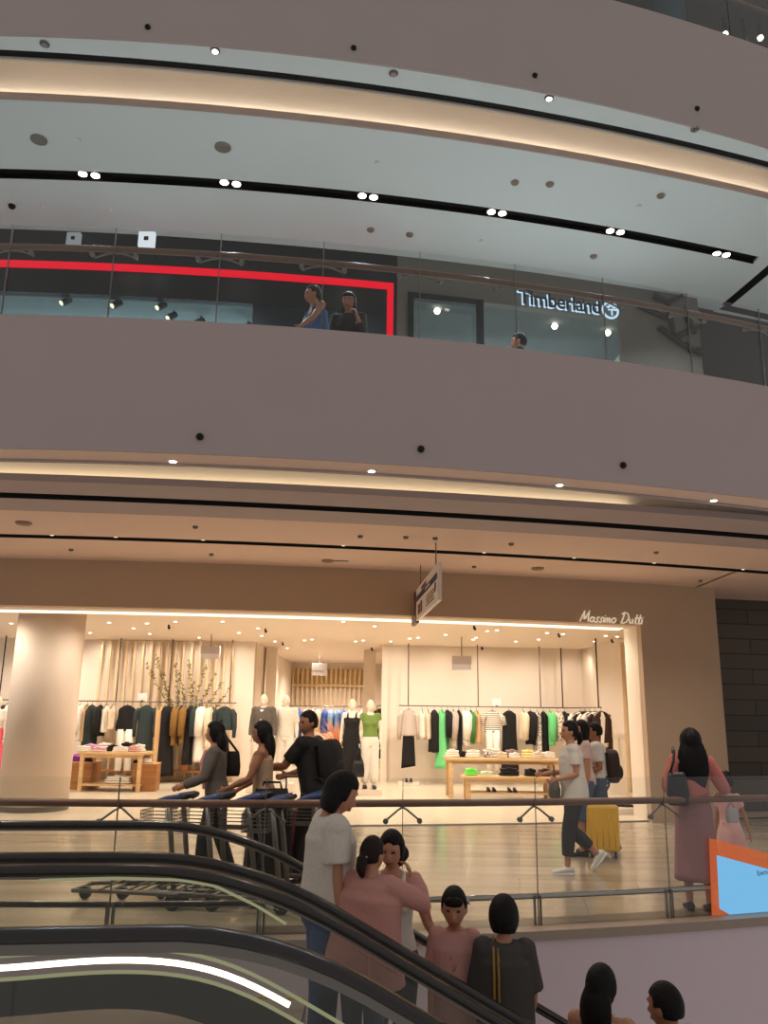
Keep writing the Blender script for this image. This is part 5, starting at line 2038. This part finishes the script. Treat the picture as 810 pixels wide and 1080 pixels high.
SL = (SIDE[1] - SIDE[0]).length
wrot = math.atan2(SIDE_DIR.y, SIDE_DIR.x)
for i, (px, bot, m_, nm, lab, cat, w_) in enumerate((
        (612, 778, F_WHITE, 'hanging_shirt', 'white shirt deepest on the side wall rail', 'shirt', .16),
        (617, 780, F_BLACK, 'hanging_shirt', 'black shirt near the room corner on the side rail', 'shirt', .14),
        (622, 778, F_WHITE, 'hanging_shirt', 'white shirt over the heads of the suitcase couple', 'shirt', .16),
        (627, 775, F_WHITE, 'hanging_shirt', 'second white shirt over the heads of the suitcase couple', 'shirt', .16),
        (634, 783, F_DKBR, 'hanging_shirt', 'dark brown shirt on the side wall rail', 'shirt', .18),
        (640, 780, F_WHITE, 'hanging_shirt', 'white shirt between dark brown and printed shirts', 'shirt', .16),
        (645, 788, F_LEO, 'hanging_shirt', 'spotted brown shirt on the side wall rail', 'shirt', .16),
        (650, 796, F_WHITE, 'hanging_dress', 'long white dress on the side wall rail', 'dress', .18),
        (656, 812, F_DKBR, 'hanging_dress', 'long dark dress next to the last white shirt by the jamb', 'dress', .18),
        (661, 778, F_WHITE, 'hanging_shirt', 'last white shirt beside the entrance jamb slats', 'shirt', .14))):
    # find the place on the side rail under this column of the picture
    best = min((abs(0) + abs(((lambda q: (CAMROT.transposed() @ (q - Vector((0, 0, CAMZ)))))(sdir[0].lerp(sdir[2], u) + Vector((0, 0, RZ)))).x / -((CAMROT.transposed() @ (sdir[0].lerp(sdir[2], u) + Vector((0, 0, RZ)) - Vector((0, 0, CAMZ)))).z) * FPX + 405 - px), u) for u in [k_ / 200 for k_ in range(201)])[1]
    q = sdir[0].lerp(sdir[2], best) + Vector((0, 0, RZ - .02))
    garment_side(nm, lab, cat, q, wrot - R(8), zlen(px, bot, q.y), w_ * .8, m_, True, 'clothes on the side wall rail', seed=i + 80)

# clothes deep in the shop
DEEP = 27.6
t = thing('clothes_rail', 'clothes rail deep inside the shop below the golden slats', 'clothes rail')
a, b = at(292, 746, DEEP), at(386, 746, DEEP)
MB().tube([(a.x, DEEP, RZ), (b.x, DEEP, RZ)], .014, 8).build('rail_bar', M_STEELD, t, smooth=True)
for q in (a, b):
    MB().tube([(q.x, DEEP, 0), (q.x, DEEP, RZ)], .014, 8).build('post', M_STEELD, t, smooth=True)
names = ['pale first', 'royal blue', 'white', 'deep blue', 'cream', 'white linen', 'pale grey', 'navy', 'light blue', 'sky blue', 'powder blue', 'ecru', 'dusty pink', 'white last']
for i, (m_, ln) in enumerate(((F_WHITE, .8), (F_BLUE, 1.2), (F_WHITE, .7), (F_BLUE, .9), (F_ECRU, .9), (F_WHITE, .95), (F_ECRU, .7), (F_BLUE, .75), (F_PALEB, .7), (F_PALEB, .8), (F_BLUE, .7), (F_ECRU, .9), (mat('dusty_pink_fabric', (206, 160, 148), .9), .8), (F_WHITE, .9))):
    x = a.x + (b.x - a.x) * (i + .5) / 14
    garment_side('hanging_garment', names[i] + ' garment on the deep rail below the golden slats', 'garment', (x, DEEP, RZ - .02), 0, ln, .20, m_, i % 2 == 0, 'garments on the deep rail', seed=i + 120)
# garments in the recess by the green-topped mannequin
for i, (px, m_, ln, lab) in enumerate(((401, F_BLACK, 1.25, 'black'), (405, F_TAN, .95, 'tan patterned'))):
    q = at(px, 745, 22.6); q.z = RZ - .02
    garment_side('hanging_garment', lab + ' garment in the recess beside the mannequin in green top', 'garment', q, R(70), ln, .2, m_, True, seed=i + 150)
q0, q1 = at(398, 744, 22.3), at(408, 744, 22.9)
t = thing('clothes_rail', 'short clothes rail in the recess beside the mannequin in green top', 'clothes rail')
MB().tube([(q0.x, q0.y, RZ), (q1.x, q1.y, RZ)], .012, 8).build('rail_bar', M_STEELD, t)
MB().tube([(q0.x, q0.y, 0), (q0.x, q0.y, RZ)], .012, 8).build('post', M_STEELD, t)
# clothes behind the column
for i, (px, m_, ln, lab) in enumerate(((9, F_DKBR, .62, 'dark plum'), (13, F_WHITE, .95, 'white'))):
    q = at(px, 742, 20.4); q.z = RZ - .02
    garment_side('hanging_garment', lab + ' garment at the far side of the round column', 'garment', q, 0, ln, .22, m_, True, seed=i + 160)
t = thing('clothes_rail', 'clothes rail at the far side of the round column', 'clothes rail')
q0, q1 = at(-40, 742, 20.4), at(40, 742, 20.4)
MB().tube([(q0.x, 20.4, RZ), (q1.x, 20.4, RZ)], .014, 8).build('rail_bar', M_STEELD, t)
q = at(3, 700, 20.4)
MB().tube([(q.x, 20.42, RZ), (q.x, 20.42, 3.4)], .016, 8).build('hanging_rod', M_BLACKM, t)


# ---- mannequins
def mannequin(label, px, pytop, D, heading, h, female, build):
    p = at(px, pytop, D)
    z0 = p.z - h
    base = .0
    r = thing('mannequin', label, 'mannequin', (p.x, p.y, max(0, z0)), R(heading))
    f = Fig(h if z0 > 0 else p.z, (0, 0), (0, 0), [((.16, -.02, -1), (.05, .14, -1)), ((.16, -.02, -1), (.05, .14, -1))], None, female=female, voxel=.015)
    f.body(r, M_MANN, True)
    build(r, f)
    if z0 > 0:
        MB().box((0, .0, -z0 / 2), (.5, .42, z0)).build('plinth', M_CREAM2, r, bevel=.01)
    return r


M_BLZ = mat('grey_blazer', (96, 88, 80), .85)
M_MW = mat('white_polo', (222, 212, 196), .85)
M_MP = mat('white_chinos', (226, 218, 204), .85)
M_MG = mat('leaf_green_top', (112, 138, 66), .85)


def b1(r, f):
    f.top(r, M_BLZ, 'blazer', hem=.80, sleeve=1.85, inf=.03); f.pants(r, M_MP)
    m = MB(); m.loft([[f.T @ q for q in ring_at(z, rx, .03, yy, 12)] for z, rx, yy in ((1.1, .02, .115), (1.2, .045, .118), (1.30, .06, .116), (1.40, .055, .085))]); f.put(m, 'shirt_front', F_WHITE, r)
def b2(r, f):
    f.top(r, M_MW, 'polo_shirt', hem=.88, sleeve=.8, inf=.022); f.pants(r, M_MP)
def b3(r, f):
    f.top(r, F_BLACK, 'dress_top', hem=.95, strap=True, inf=.018); f.skirt(r, F_BLACK, 'dress_skirt', waist=1.12, hem=.26, flare=.03, inf=.024); f.shoes(r, M_BLACKM)
def b4(r, f):
    f.top(r, M_MG, 'top', hem=.98, neck=1.40, sleeve=.3, inf=.018); f.pants(r, M_MP, wide=1.2); f.shoes(r, M_BLACKM)
def b5(r, f):
    f.top(r, F_WHITE, 'white_top', hem=1.0, sleeve=.6, inf=.02); f.skirt(r, F_PINK, 'pink_skirt', waist=1.08, hem=.2, flare=.12)


mannequin('mannequin in grey blazer and white shirt behind the woman in beige top', 279, 732, 18.6, 168, 1.86, False, b1)
mannequin('mannequin in white polo shirt and white trousers beside the blazer mannequin', 302, 733, 18.8, 184, 1.86, False, b2)
mannequin('mannequin in long black slip dress', 372, 737, 18.4, 176, 1.84, True, b3)
mannequin('mannequin in leaf green top and white trousers beside the black-dressed one', 391, 738, 18.4, 186, 1.84, True, b4)
mannequin('mannequin in white top and rose pink skirt half cut off beyond the round column', -1, 734, 18.2, 180, 1.8, True, b5)
q = at(378, 808, 18.15)
shoulder_bag('hand_bag', 'black leather bag hanging beside the mannequin in black dress', q + Vector((0, -.02, -.22)), 0, .26, .34, .12, mat('black_leather', (24, 24, 26), .4), [(-.08, 0, .33), (0, 0, .56), (.08, 0, .33)])


# ---- tables, cubes and folded clothes
def table(name, label, xa, xb, yc, dep, ztop, m_, loc_rz=0.0, shelf=None, leg=.075):
    t = thing(name, label, 'table', ((xa + xb) / 2, yc, 0), loc_rz)
    w_ = xb - xa
    MB().box((0, 0, ztop - .025), (w_, dep, .05)).build('table_top', m_, t, bevel=.004)
    for sx in (-1, 1):
        for sy in (-1, 1):
            MB().box((sx * (w_ / 2 - leg * 1.2), sy * (dep / 2 - leg * .8), (ztop - .05) / 2), (leg, leg, ztop - .05)).build('leg', m_, t, bevel=.004)
    MB().box((0, -dep / 2 + leg * .8, ztop - .08), (w_ - leg * 2, .03, .07)).build('apron', m_, t)
    if shelf:
        for z in shelf:
            MB().box((0, 0, z), (w_ - leg * 1.5, dep - leg, .03)).build('shelf', m_, t)
    return t


def folded(label, p, w_, d_, h_, m_, rz=0, seed=0, group=None, cat='folded clothes'):
    t = thing('folded_garment', label, cat, p, rz, group)
    rg = random.Random(seed)
    k_ = 3
    m = MB()
    z = 0
    for i in range(k_):
        hh_ = h_ / k_
        s_ = 1 - .06 * i + rg.uniform(-.02, .02)
        m.ell((rg.uniform(-.01, .01), rg.uniform(-.01, .01), z + hh_ * .5), (w_ / 2 * s_, d_ / 2 * s_, hh_ * .62), None, 20, 10,
              lambda d: min(1.42, 1 / max(.5, (abs(d.x) ** 5 + abs(d.y) ** 5 + abs(d.z) ** 5) ** .2)) / 1.15)
        z += hh_
    m.build('fold_layers', m_, t, smooth=True)
    b = MB(); b.tube([(-w_ * .12, -d_ * .2, h_ * 1.06), (0, -d_ * .42, h_ * 1.08), (w_ * .12, -d_ * .2, h_ * 1.06)], .014, 8)
    b.build('collar', m_, t, smooth=True)
    return t


TD = 18.6
xa, xb = at(82, 797, TD - .4).x, at(152, 797, TD - .4).x
zt_ = .80
table('display_table', 'open oak display table between the two brown cubes', xa, xb, TD, .85, zt_, M_OAK, 0, (.13,))
GF = 'folded clothes on the oak table by the cubes'
for i, (px, dy, w_, h_, m_, lab) in enumerate((
        (88, -.15, .34, .10, F_WHITE, 'white folded top at the corner of the oak table'),
        (96, .12, .36, .13, mat('lilac_fabric', (206, 158, 200), .9), 'lilac folded top on the oak table'),
        (104, -.12, .32, .09, mat('blush_fabric', (226, 186, 190), .9), 'blush folded top on the oak table'),
        (110, .18, .36, .15, F_WHITE, 'thick white folded stack on the oak table'),
        (119, .05, .30, .12, F_BLACK, 'black folded top next to thick white stack'),
        (127, -.14, .40, .10, F_WHITE, 'long white folded shirt at the front edge of the oak table'),
        (134, .16, .34, .17, F_BLACK, 'black draped top at the back of the oak table'),
        (141, -.1, .26, .12, mat('rose_print_fabric', (214, 170, 160), .9), 'rosy folded top near the cube end of the oak table'),
        (147, .1, .24, .14, F_WHITE, 'small white folded stack at the cube end of the oak table'))):
    x = at(px, 797, TD + dy).x
    folded(lab, (x, TD + dy, zt_ + .004), w_, .26, h_, m_, rnd.uniform(-.2, .2), i, GF)
folded('white folded cloth lying on the low shelf of the oak table', ((xa + xb) / 2 + .1, TD, .149), .7, .4, .14, F_WHITE, 0, 3)


def cube(label, px0, px1, D, z, rz, dep):
    a_, b_ = at(px0, 822, D - dep / 2), at(px1, 822, D - dep / 2)
    t = thing('display_cube', label, 'display cube', ((a_.x + b_.x) / 2, D, 0), rz)
    MB().box((0, 0, z / 2), (b_.x - a_.x, dep, z)).build('cube_body', M_OAKD, t, bevel=.006)
    MB().box((0, 0, z + .008), (b_.x - a_.x + .01, dep + .01, .016)).build('cube_top', M_OAK, t, bevel=.003)
    return t


cube('brown wooden cube with purple folded clothes next to the round column', 69, 96, 18.9, .55, 0, .6)
cube('brown wooden cube at the other end of the oak table from the column', 139, 163, 18.7, .55, R(6), .55)
folded('purple folded top on the cube next to the round column', (at(79, 812, 18.8).x, 18.8, .572), .30, .26, .10, mat('purple_fabric', (150, 52, 150), .9), .1, 1)
folded('pale violet folded top lying on the purple one', (at(82, 808, 18.8).x, 18.82, .672), .26, .24, .06, mat('violet_fabric', (206, 140, 206), .9), -.1, 2)
folded('dark maroon folded top beside the purple folded ones', (at(92, 810, 18.75).x, 18.75, .572), .18, .22, .10, F_DKBR, 0, 2)
folded('white folded top on the cube at the table end', (at(152, 808, 18.7).x, 18.72, .572), .34, .26, .07, F_WHITE, .1, 2)
folded('black folded top at the edge of the cube at the table end', (at(147, 811, 18.6).x - .05, 18.5, .572), .16, .14, .05, F_BLACK, 0, 5)

# table with bench on the other side
TR = 18.2
xa, xb = at(470, 800, TR - .4).x, at(592, 801, TR - .4).x
zt_ = .80
table('display_table', 'long light oak display table with folded clothes in front of the cream wall rail', xa, xb, TR, .8, zt_, M_OAK, R(1), None, .09)
GF = 'folded clothes on the long light oak table'
for i, (px, dy, w_, h_, m_, lab) in enumerate((
        (477, 0, .34, .14, F_WHITE, 'white folded stack at the end of the long oak table below the green shirt'),
        (489, .05, .22, .10, F_BLACK, 'small black folded top on the long oak table'),
        (499, -.02, .36, .14, F_WHITE, 'white folded stack below the striped jersey outfit'),
        (514, .0, .24, .16, F_PRINT, 'black and white printed folded stack on the long oak table'),
        (522, .16, .24, .18, F_WHITE, 'tall white folded stack behind the printed one'),
        (529, -.08, .26, .11, F_ECRU, 'ecru folded top on the long oak table'),
        (540, .15, .34, .15, mat('greige_fabric', (150, 130, 118), .9), 'grey beige folded top at the back of the long oak table'),
        (543, -.12, .28, .10, F_WHITE, 'white folded top in front of the grey beige one'),
        (557, .05, .30, .16, mat('pale_yellow_fabric', (232, 216, 150), .9), 'pale yellow folded stack on the long oak table'),
        (567, -.1, .30, .12, F_ECRU, 'ecru folded stack next to the pale yellow one'),
        (578, .05, .36, .12, F_WHITE, 'white folded stack at the walking woman end of the long oak table'))):
    x = at(px, 798, TR + dy).x
    folded(lab, (x, TR + dy, zt_ + .004), w_, .26, h_, m_, rnd.uniform(-.15, .15), i + 20, GF)
BD = 17.35
xa, xb = at(488, 818, BD - .25).x, at(586, 818, BD - .25).x
zb2 = at(530, 819, BD - .25).z
table('display_bench', 'low light oak bench with shelf in front of the long oak table', xa, xb, BD, .55, zb2, M_OAK, R(1), (zb2 * .35,), .09)
for i, (px, w_, h_, m_, lab) in enumerate((
        (497, .30, .12, mat('neon_green_fabric', (120, 226, 90), .9), 'neon green folded top on the low oak bench'),
        (513, .30, .07, mat('pale_green_fabric', (206, 214, 178), .9), 'pale green folded top next to the neon green one'),
        (537, .46, .14, F_BLACK, 'wide black folded stack in the middle of the low oak bench'),
        (559, .28, .13, F_BLACK, 'black folded stack next to the wide black one'),
        (574, .28, .13, F_DKBR, 'dark brown folded stack at the walking woman end of the low oak bench'))):
    x = at(px, 818, BD).x
    folded(lab, (x, BD - .02, zb2 + .004), w_, .28, h_, m_, 0, i + 50, 'folded clothes on the low oak bench')


def shoe_pair(label, p, rz, m_, group=None):
    for sd in (-1, 1):
        t = thing('display_shoe', label, 'shoe', Vector(p) + Vector((sd * .055, 0, 0)), rz, group)
        m = MB()
        rings = []
        for tt, wx, hz in ((-.11, .022, .055), (-.08, .034, .07), (-.02, .034, .05), (.06, .038, .032), (.12, .032, .026), (.14, .012, .014)):
            rings.append([Vector((wx * math.cos(a_), -tt, .012 + hz * (.5 + .5 * math.sin(a_)))) for a_ in [2 * math.pi * j / 12 for j in range(12)]])
        m.loft(rings)
        m.build('upper', m_, t, smooth=True)
        m = MB(); m.box((0, 0, .006), (.07, .26, .012)); m.build('sole', M_BLACKM, t)


M_SHOE = mat('dark_shoe_leather', (36, 28, 28), .4)
for (px, py, D, lab) in ((518, 827, BD, 'dark shoe of the pair under the printed stack on the low bench shelf'), (540, 827, BD, 'dark shoe of the pair under the wide black stack on the low bench shelf')):
    p = at(px, py, D); p.z = zb2 * .35 + .016
    shoe_pair(lab, p, 0, M_SHOE, lab[:28])
t = thing('display_plinth', 'low white plinth on the floor below the striped blouse outfit', 'plinth', (at(431, 824, 20.9).x, 20.9, 0))
MB().box((0, 0, .04), (.5, .3, .08)).build('plinth_body', F_WHITE, t, bevel=.006)
MB().box((0, 0, .083), (.46, .26, .006)).build('plinth_top', F_ECRU, t)
shoe_pair('dark shoe on the small plinth below the striped blouse outfit', (at(431, 824, 20.9).x, 20.85, .086), 0, M_SHOE, 'shoes on the small plinth')
p = at(648, 838, 16.2); p.z = 0
t = thing('display_plinth', 'low cream shoe plinth at the foot of the side wall rail', 'plinth', (p.x, p.y, 0), wrot + R(90))
MB().box((0, 0, .05), (.5, 1.6, .10)).build('plinth_body', F_WHITE, t, bevel=.006)
MB().box((0, 0, .103), (.46, 1.56, .006)).build('plinth_top', F_ECRU, t)
for i in range(3):
    q = Vector((p.x, p.y, .108)) + Matrix.Rotation(wrot + R(90), 3, 'Z') @ Vector((0, -.55 + .45 * i, 0))
    shoe_pair(('first', 'second', 'third')[i] + ' pair of black sandals along the plinth by the side rail', q, R(60), M_BLACKM, 'sandal pair %s on the side plinth' % ('one', 'two', 'three')[i])
# high-heeled shoes hint behind the bench
for i, px in enumerate((562, 572)):
    p = at(px, 808, TR - .55); p.z = zb2
# hanging light-box signs of the shop
for (px, py, D, wpx, hpx, lab) in ((222, 688, 19.2, 20, 13, 'between the slatted panel and the mannequins'), (337, 706, 24.0, 16, 12, 'deep in the middle of the shop'), (487, 699, 19.0, 20, 14, 'in front of the cream back wall')):
    p = at(px, py, D)
    w_, h_ = wpx * D / FPX, hpx * D / FPX
    t = thing('hanging_sign', 'white rectangular sign on a thin rod, ' + lab, 'sign', p)
    MB().box((0, 0, h_ * .2), (w_, .05, h_ * .6)).build('sign_box', mat('sign_grey', (186, 176, 170), .6), t, bevel=.004)
    MB().box((0, -.002, -h_ * .3), (w_ * 1.0, .03, h_ * .45)).build('sign_plate', mat('sign_pale', (216, 212, 216), .6), t, bevel=.004)
    MB().tube([(0, 0, h_ * .5), (0, 0, 3.4 - p.z)], .011, 8).build('rod', M_STEELD, t, smooth=True)
# small price card on the rails
for (px, py, f_, lab) in ((149, 732, RAILL, 'slatted'), (527, 738, RAILR, 'cream wall')):
    p = at(px, py, f_(0) - .3)
    p.y = f_(p.x)
    t = thing('rail_card', 'small white card standing on the ' + lab + ' clothes rail', 'card', (p.x, p.y, RZ + .012))
    MB().box((0, 0, .11), (.22, .015, .17)).build('card', M_WHITE, t)
    MB().box((0, 0, .015), (.05, .03, .03)).build('clip', M_STEELD, t)

# tall bare branches with small leaves behind the slatted rail
bx = at(200, 760, 20.95)
t = thing('branch_arrangement', 'tall thin branches with small olive leaves in a vase behind the slatted rail', 'plant', (bx.x, 21.0 + .03 * bx.x - .12, .28))
b = MB(); b.loft([[(r_ * math.cos(a_), r_ * math.sin(a_), z) for a_ in [2 * math.pi * j / 20 for j in range(20)]] for z, r_ in ((0, .08), (.15, .13), (.35, .10), (.42, .06))])
b.build('vase', M_OAKD, t, smooth=True)
lv = MB()
rg = random.Random(5)
for i in range(11):
    tx, tz = -1.1 + .21 * i + rg.uniform(-.08, .08), rg.uniform(1.85, 2.75)
    pts = []
    for q in xs(0, 1, 7):
        pts.append(Vector((tx * q ** 1.2 + .05 * math.sin(5 * q + i), rg.uniform(-.03, .03) - .02, .38 + (tz - .38) * q)))
    st = MB(); st.tube(pts, [.009 - .0009 * j for j in range(8)], 6)
    st.build('branch', mat('branch_bark', (96, 70, 46), .8), t, smooth=True)
    for k_ in range(44):
        q = rg.uniform(.45, 1)
        j = min(6, int(q * 7))
        c_ = pts[j].lerp(pts[j + 1], q * 7 - j)
        d1 = Vector((rg.uniform(-1, 1), rg.uniform(-.4, .2), rg.uniform(-.3, 1))).normalized() * rg.uniform(.05, .09)
        d2 = d1.cross(Vector((0, 1, .3))).normalized() * .016
        n0 = len(lv.v)
        lv.add([c_, c_ + d1 * .5 + d2, c_ + d1, c_ + d1 * .5 - d2], [(0, 1, 2, 3)])
o = lv.build('leaves', mat('olive_leaf', (120, 112, 48), .7, noise=.3), t)
o['kind'] = 'stuff'

# flower-like orange display on a table deep in the shop
p = at(352, 800, 20.5)
table('display_table', 'low table deep in the shop carrying the orange dried grasses', p.x - .6, p.x + .6, 20.6, .7, .62, M_OAK)
t = thing('dried_grass_bunch', 'bunch of orange dried grasses between the backpack man and the black-dressed mannequin', 'plant', (p.x + .1, 20.6, .624))
b = MB(); b.loft([[(r_ * math.cos(a_), r_ * math.sin(a_), z) for a_ in [2 * math.pi * j / 18 for j in range(18)]] for z, r_ in ((0, .07), (.12, .10), (.24, .06))])
b.build('vase', F_WHITE, t, smooth=True)
g_ = MB()
for i in range(70):
    a_, e_ = rg.uniform(0, 6.28), rg.uniform(.2, 1.2)
    tip = Vector((math.cos(a_) * math.sin(e_), math.sin(a_) * math.sin(e_), math.cos(e_))) * rg.uniform(.45, .85)
    g_.tube([(0, 0, .2), tip * .5 + Vector((0, 0, .28)), tip + Vector((0, 0, .2))], [.006, .008, .003], 5)
o = g_.build('grasses', mat('orange_grass', (212, 134, 84), .8, noise=.2), t)
o['kind'] = 'stuff'

# ================================================================== UPPER SHOPS
za = lambda px, py: onc(px, py, UPF, )
# red neon frame
t = thing('neon_frame', 'red glowing frame line around the black shop front of the upper level', 'light strip')
m = MB()
rings = []
pl, pr = onc(0, 278.5, UPF), onc(415, 303, UPF)
for x in xs(-8.5, pr.x, 40):
    # the band stays level on the wall
    z = pl.z + (pr.z - pl.z) * (x - pl.x) / (pr.x - pl.x)
    y = UPF(x) - .04
    rings.append([(x, y, z - .055), (x, y, z + .055), (x, y + .035, z + .055), (x, y + .035, z - .055)])
m.loft(rings)
m.build('frame_top', M_RED, t)
xq = pr.x - .05
MB().box((xq, UPF(xq) - .022, (pr.z + 5.0) / 2), (.105, .035, pr.z - 5.0 + .10)).build('frame_side', M_RED, t)
# track lights in the black shop
t = thing('lighting_track', 'black ceiling track inside the black upper shop', 'lighting track')
a, b = at(186, 331, 14.0), at(262, 341, 14.6)
zc = zhd + .11
MB().box((( -2.6), 14.0, zc - .02), (1.6, .05, .04)).build('track_bar', M_BLACKM, t)
MB().box((-2.6, 14.0, zc + .0), (1.62, .07, .012)).build('track_plate', M_BLACKM, t)
for i, (px, py, lab) in enumerate(((72, 312, 'first'), (125, 315, 'second'), (172, 317, 'third'), (183, 328, 'fourth'), (212, 334, 'fifth'), (262, 339, 'last'))):
    p = atz(px, py, zc)
    t = thing('track_spot', lab + ' black spotlight along the ceiling of the black upper shop', 'spotlight', p, 0, 'spotlights of the black upper shop')
    MB().cyl((0, 0, 0.02), (0, 0, -.10), .012, 8).build('stem', M_BLACKM, t)
    MB().tube([(.04, 0, -.06), (-.06, -.08, -.17)], [.055, .06], 14).build('spot_head', M_BLACKM, t)
    MB().cyl((-.06, -.08, -.17), (-.063, -.083, -.175), .045, 12).build('spot_lens', M_LAMPD, t)
# square white emissive plates with dark centres in front of the black shop
for px, py, lab, br in ((78, 252.5, 'dimmer', .25), (155, 253, 'brighter', 1.0)):
    p = onc(px, py, off(UPF, -.6))
    t = thing('square_plate', lab + ' glowing square white plate with dark centre above the red neon line', 'lamp', p)
    sz = .125 if br > .5 else .105
    MB().box((0, 0, 0), (sz * 2, .08, sz * 2)).build('plate_frame', emis('square_plate_glow_%s' % lab, (235, 240, 245), .9 * br + .06), t, bevel=.012)
    MB().box((0, -.045, 0), (sz * .55, .02, sz * .5)).build('plate_centre', M_BLACKM, t, bevel=.004)
    MB().tube([(0, 0, 0), (0, .58, 0)], .012, 6).build('plate_rod', M_BLACKM, t)
# spot lamps in the doorway of the charcoal shop
for px, py in ((585, 344), (641, 351), (461, 328)):
    p = atz(px, py, zw + .19)
    t = thing('ceiling_spot', 'bright round spotlight inside the charcoal shop doorway', 'spotlight', p, 0, 'spotlights of the charcoal shop')
    MB().ell((0, 0, 0), .055, nu=14, nv=10).build('bulb', M_LAMP, t, smooth=True)
    MB().tube([(0, 0.03, .03), (0, .05, zw + .26 - p.z)], [.05, .03], 12).build('spot_head', M_BLACKM, t, smooth=True)
# dark branch relief on the wall
t = thing('branch_relief', 'dark branching relief on the charcoal wall beside the doorway', 'relief')
for pts in ([(674, 322), (700, 334), (708, 338)], [(704, 318), (707, 334), (712, 356)], [(695, 345), (718, 362), (740, 374)], [(712, 356), (728, 348), (742, 343)], [(690, 312), (704, 318), (720, 312)], [(720, 326), (728, 340), (734, 352)], [(722, 362), (730, 370), (738, 368)]):
    m = MB(); m.tube([onc(a_, b_, off(UPF, -.05)) for a_, b_ in pts], [.055, .05, .035], 8)
    m.build('branch', M_BLACKM, t, smooth=True)
# lamps of the topmost level
for px, py in ((765, 36), (802, 40), (786, 48)):
    p = at(px, py, 12.6)
    t = thing('ceiling_spot', 'bright spotlight under the dark top ceiling in the upper corner', 'spotlight', p, 0, 'spotlights of the topmost level')
    MB().ell((0, 0, 0), .05, nu=14, nv=10).build('bulb', M_LAMP, t, smooth=True)
    MB().tube([(0, 0.0, .03), (0, .0, 14.2 - p.z)], [.05, .02], 12).build('spot_head', M_BLACKM, t, smooth=True)
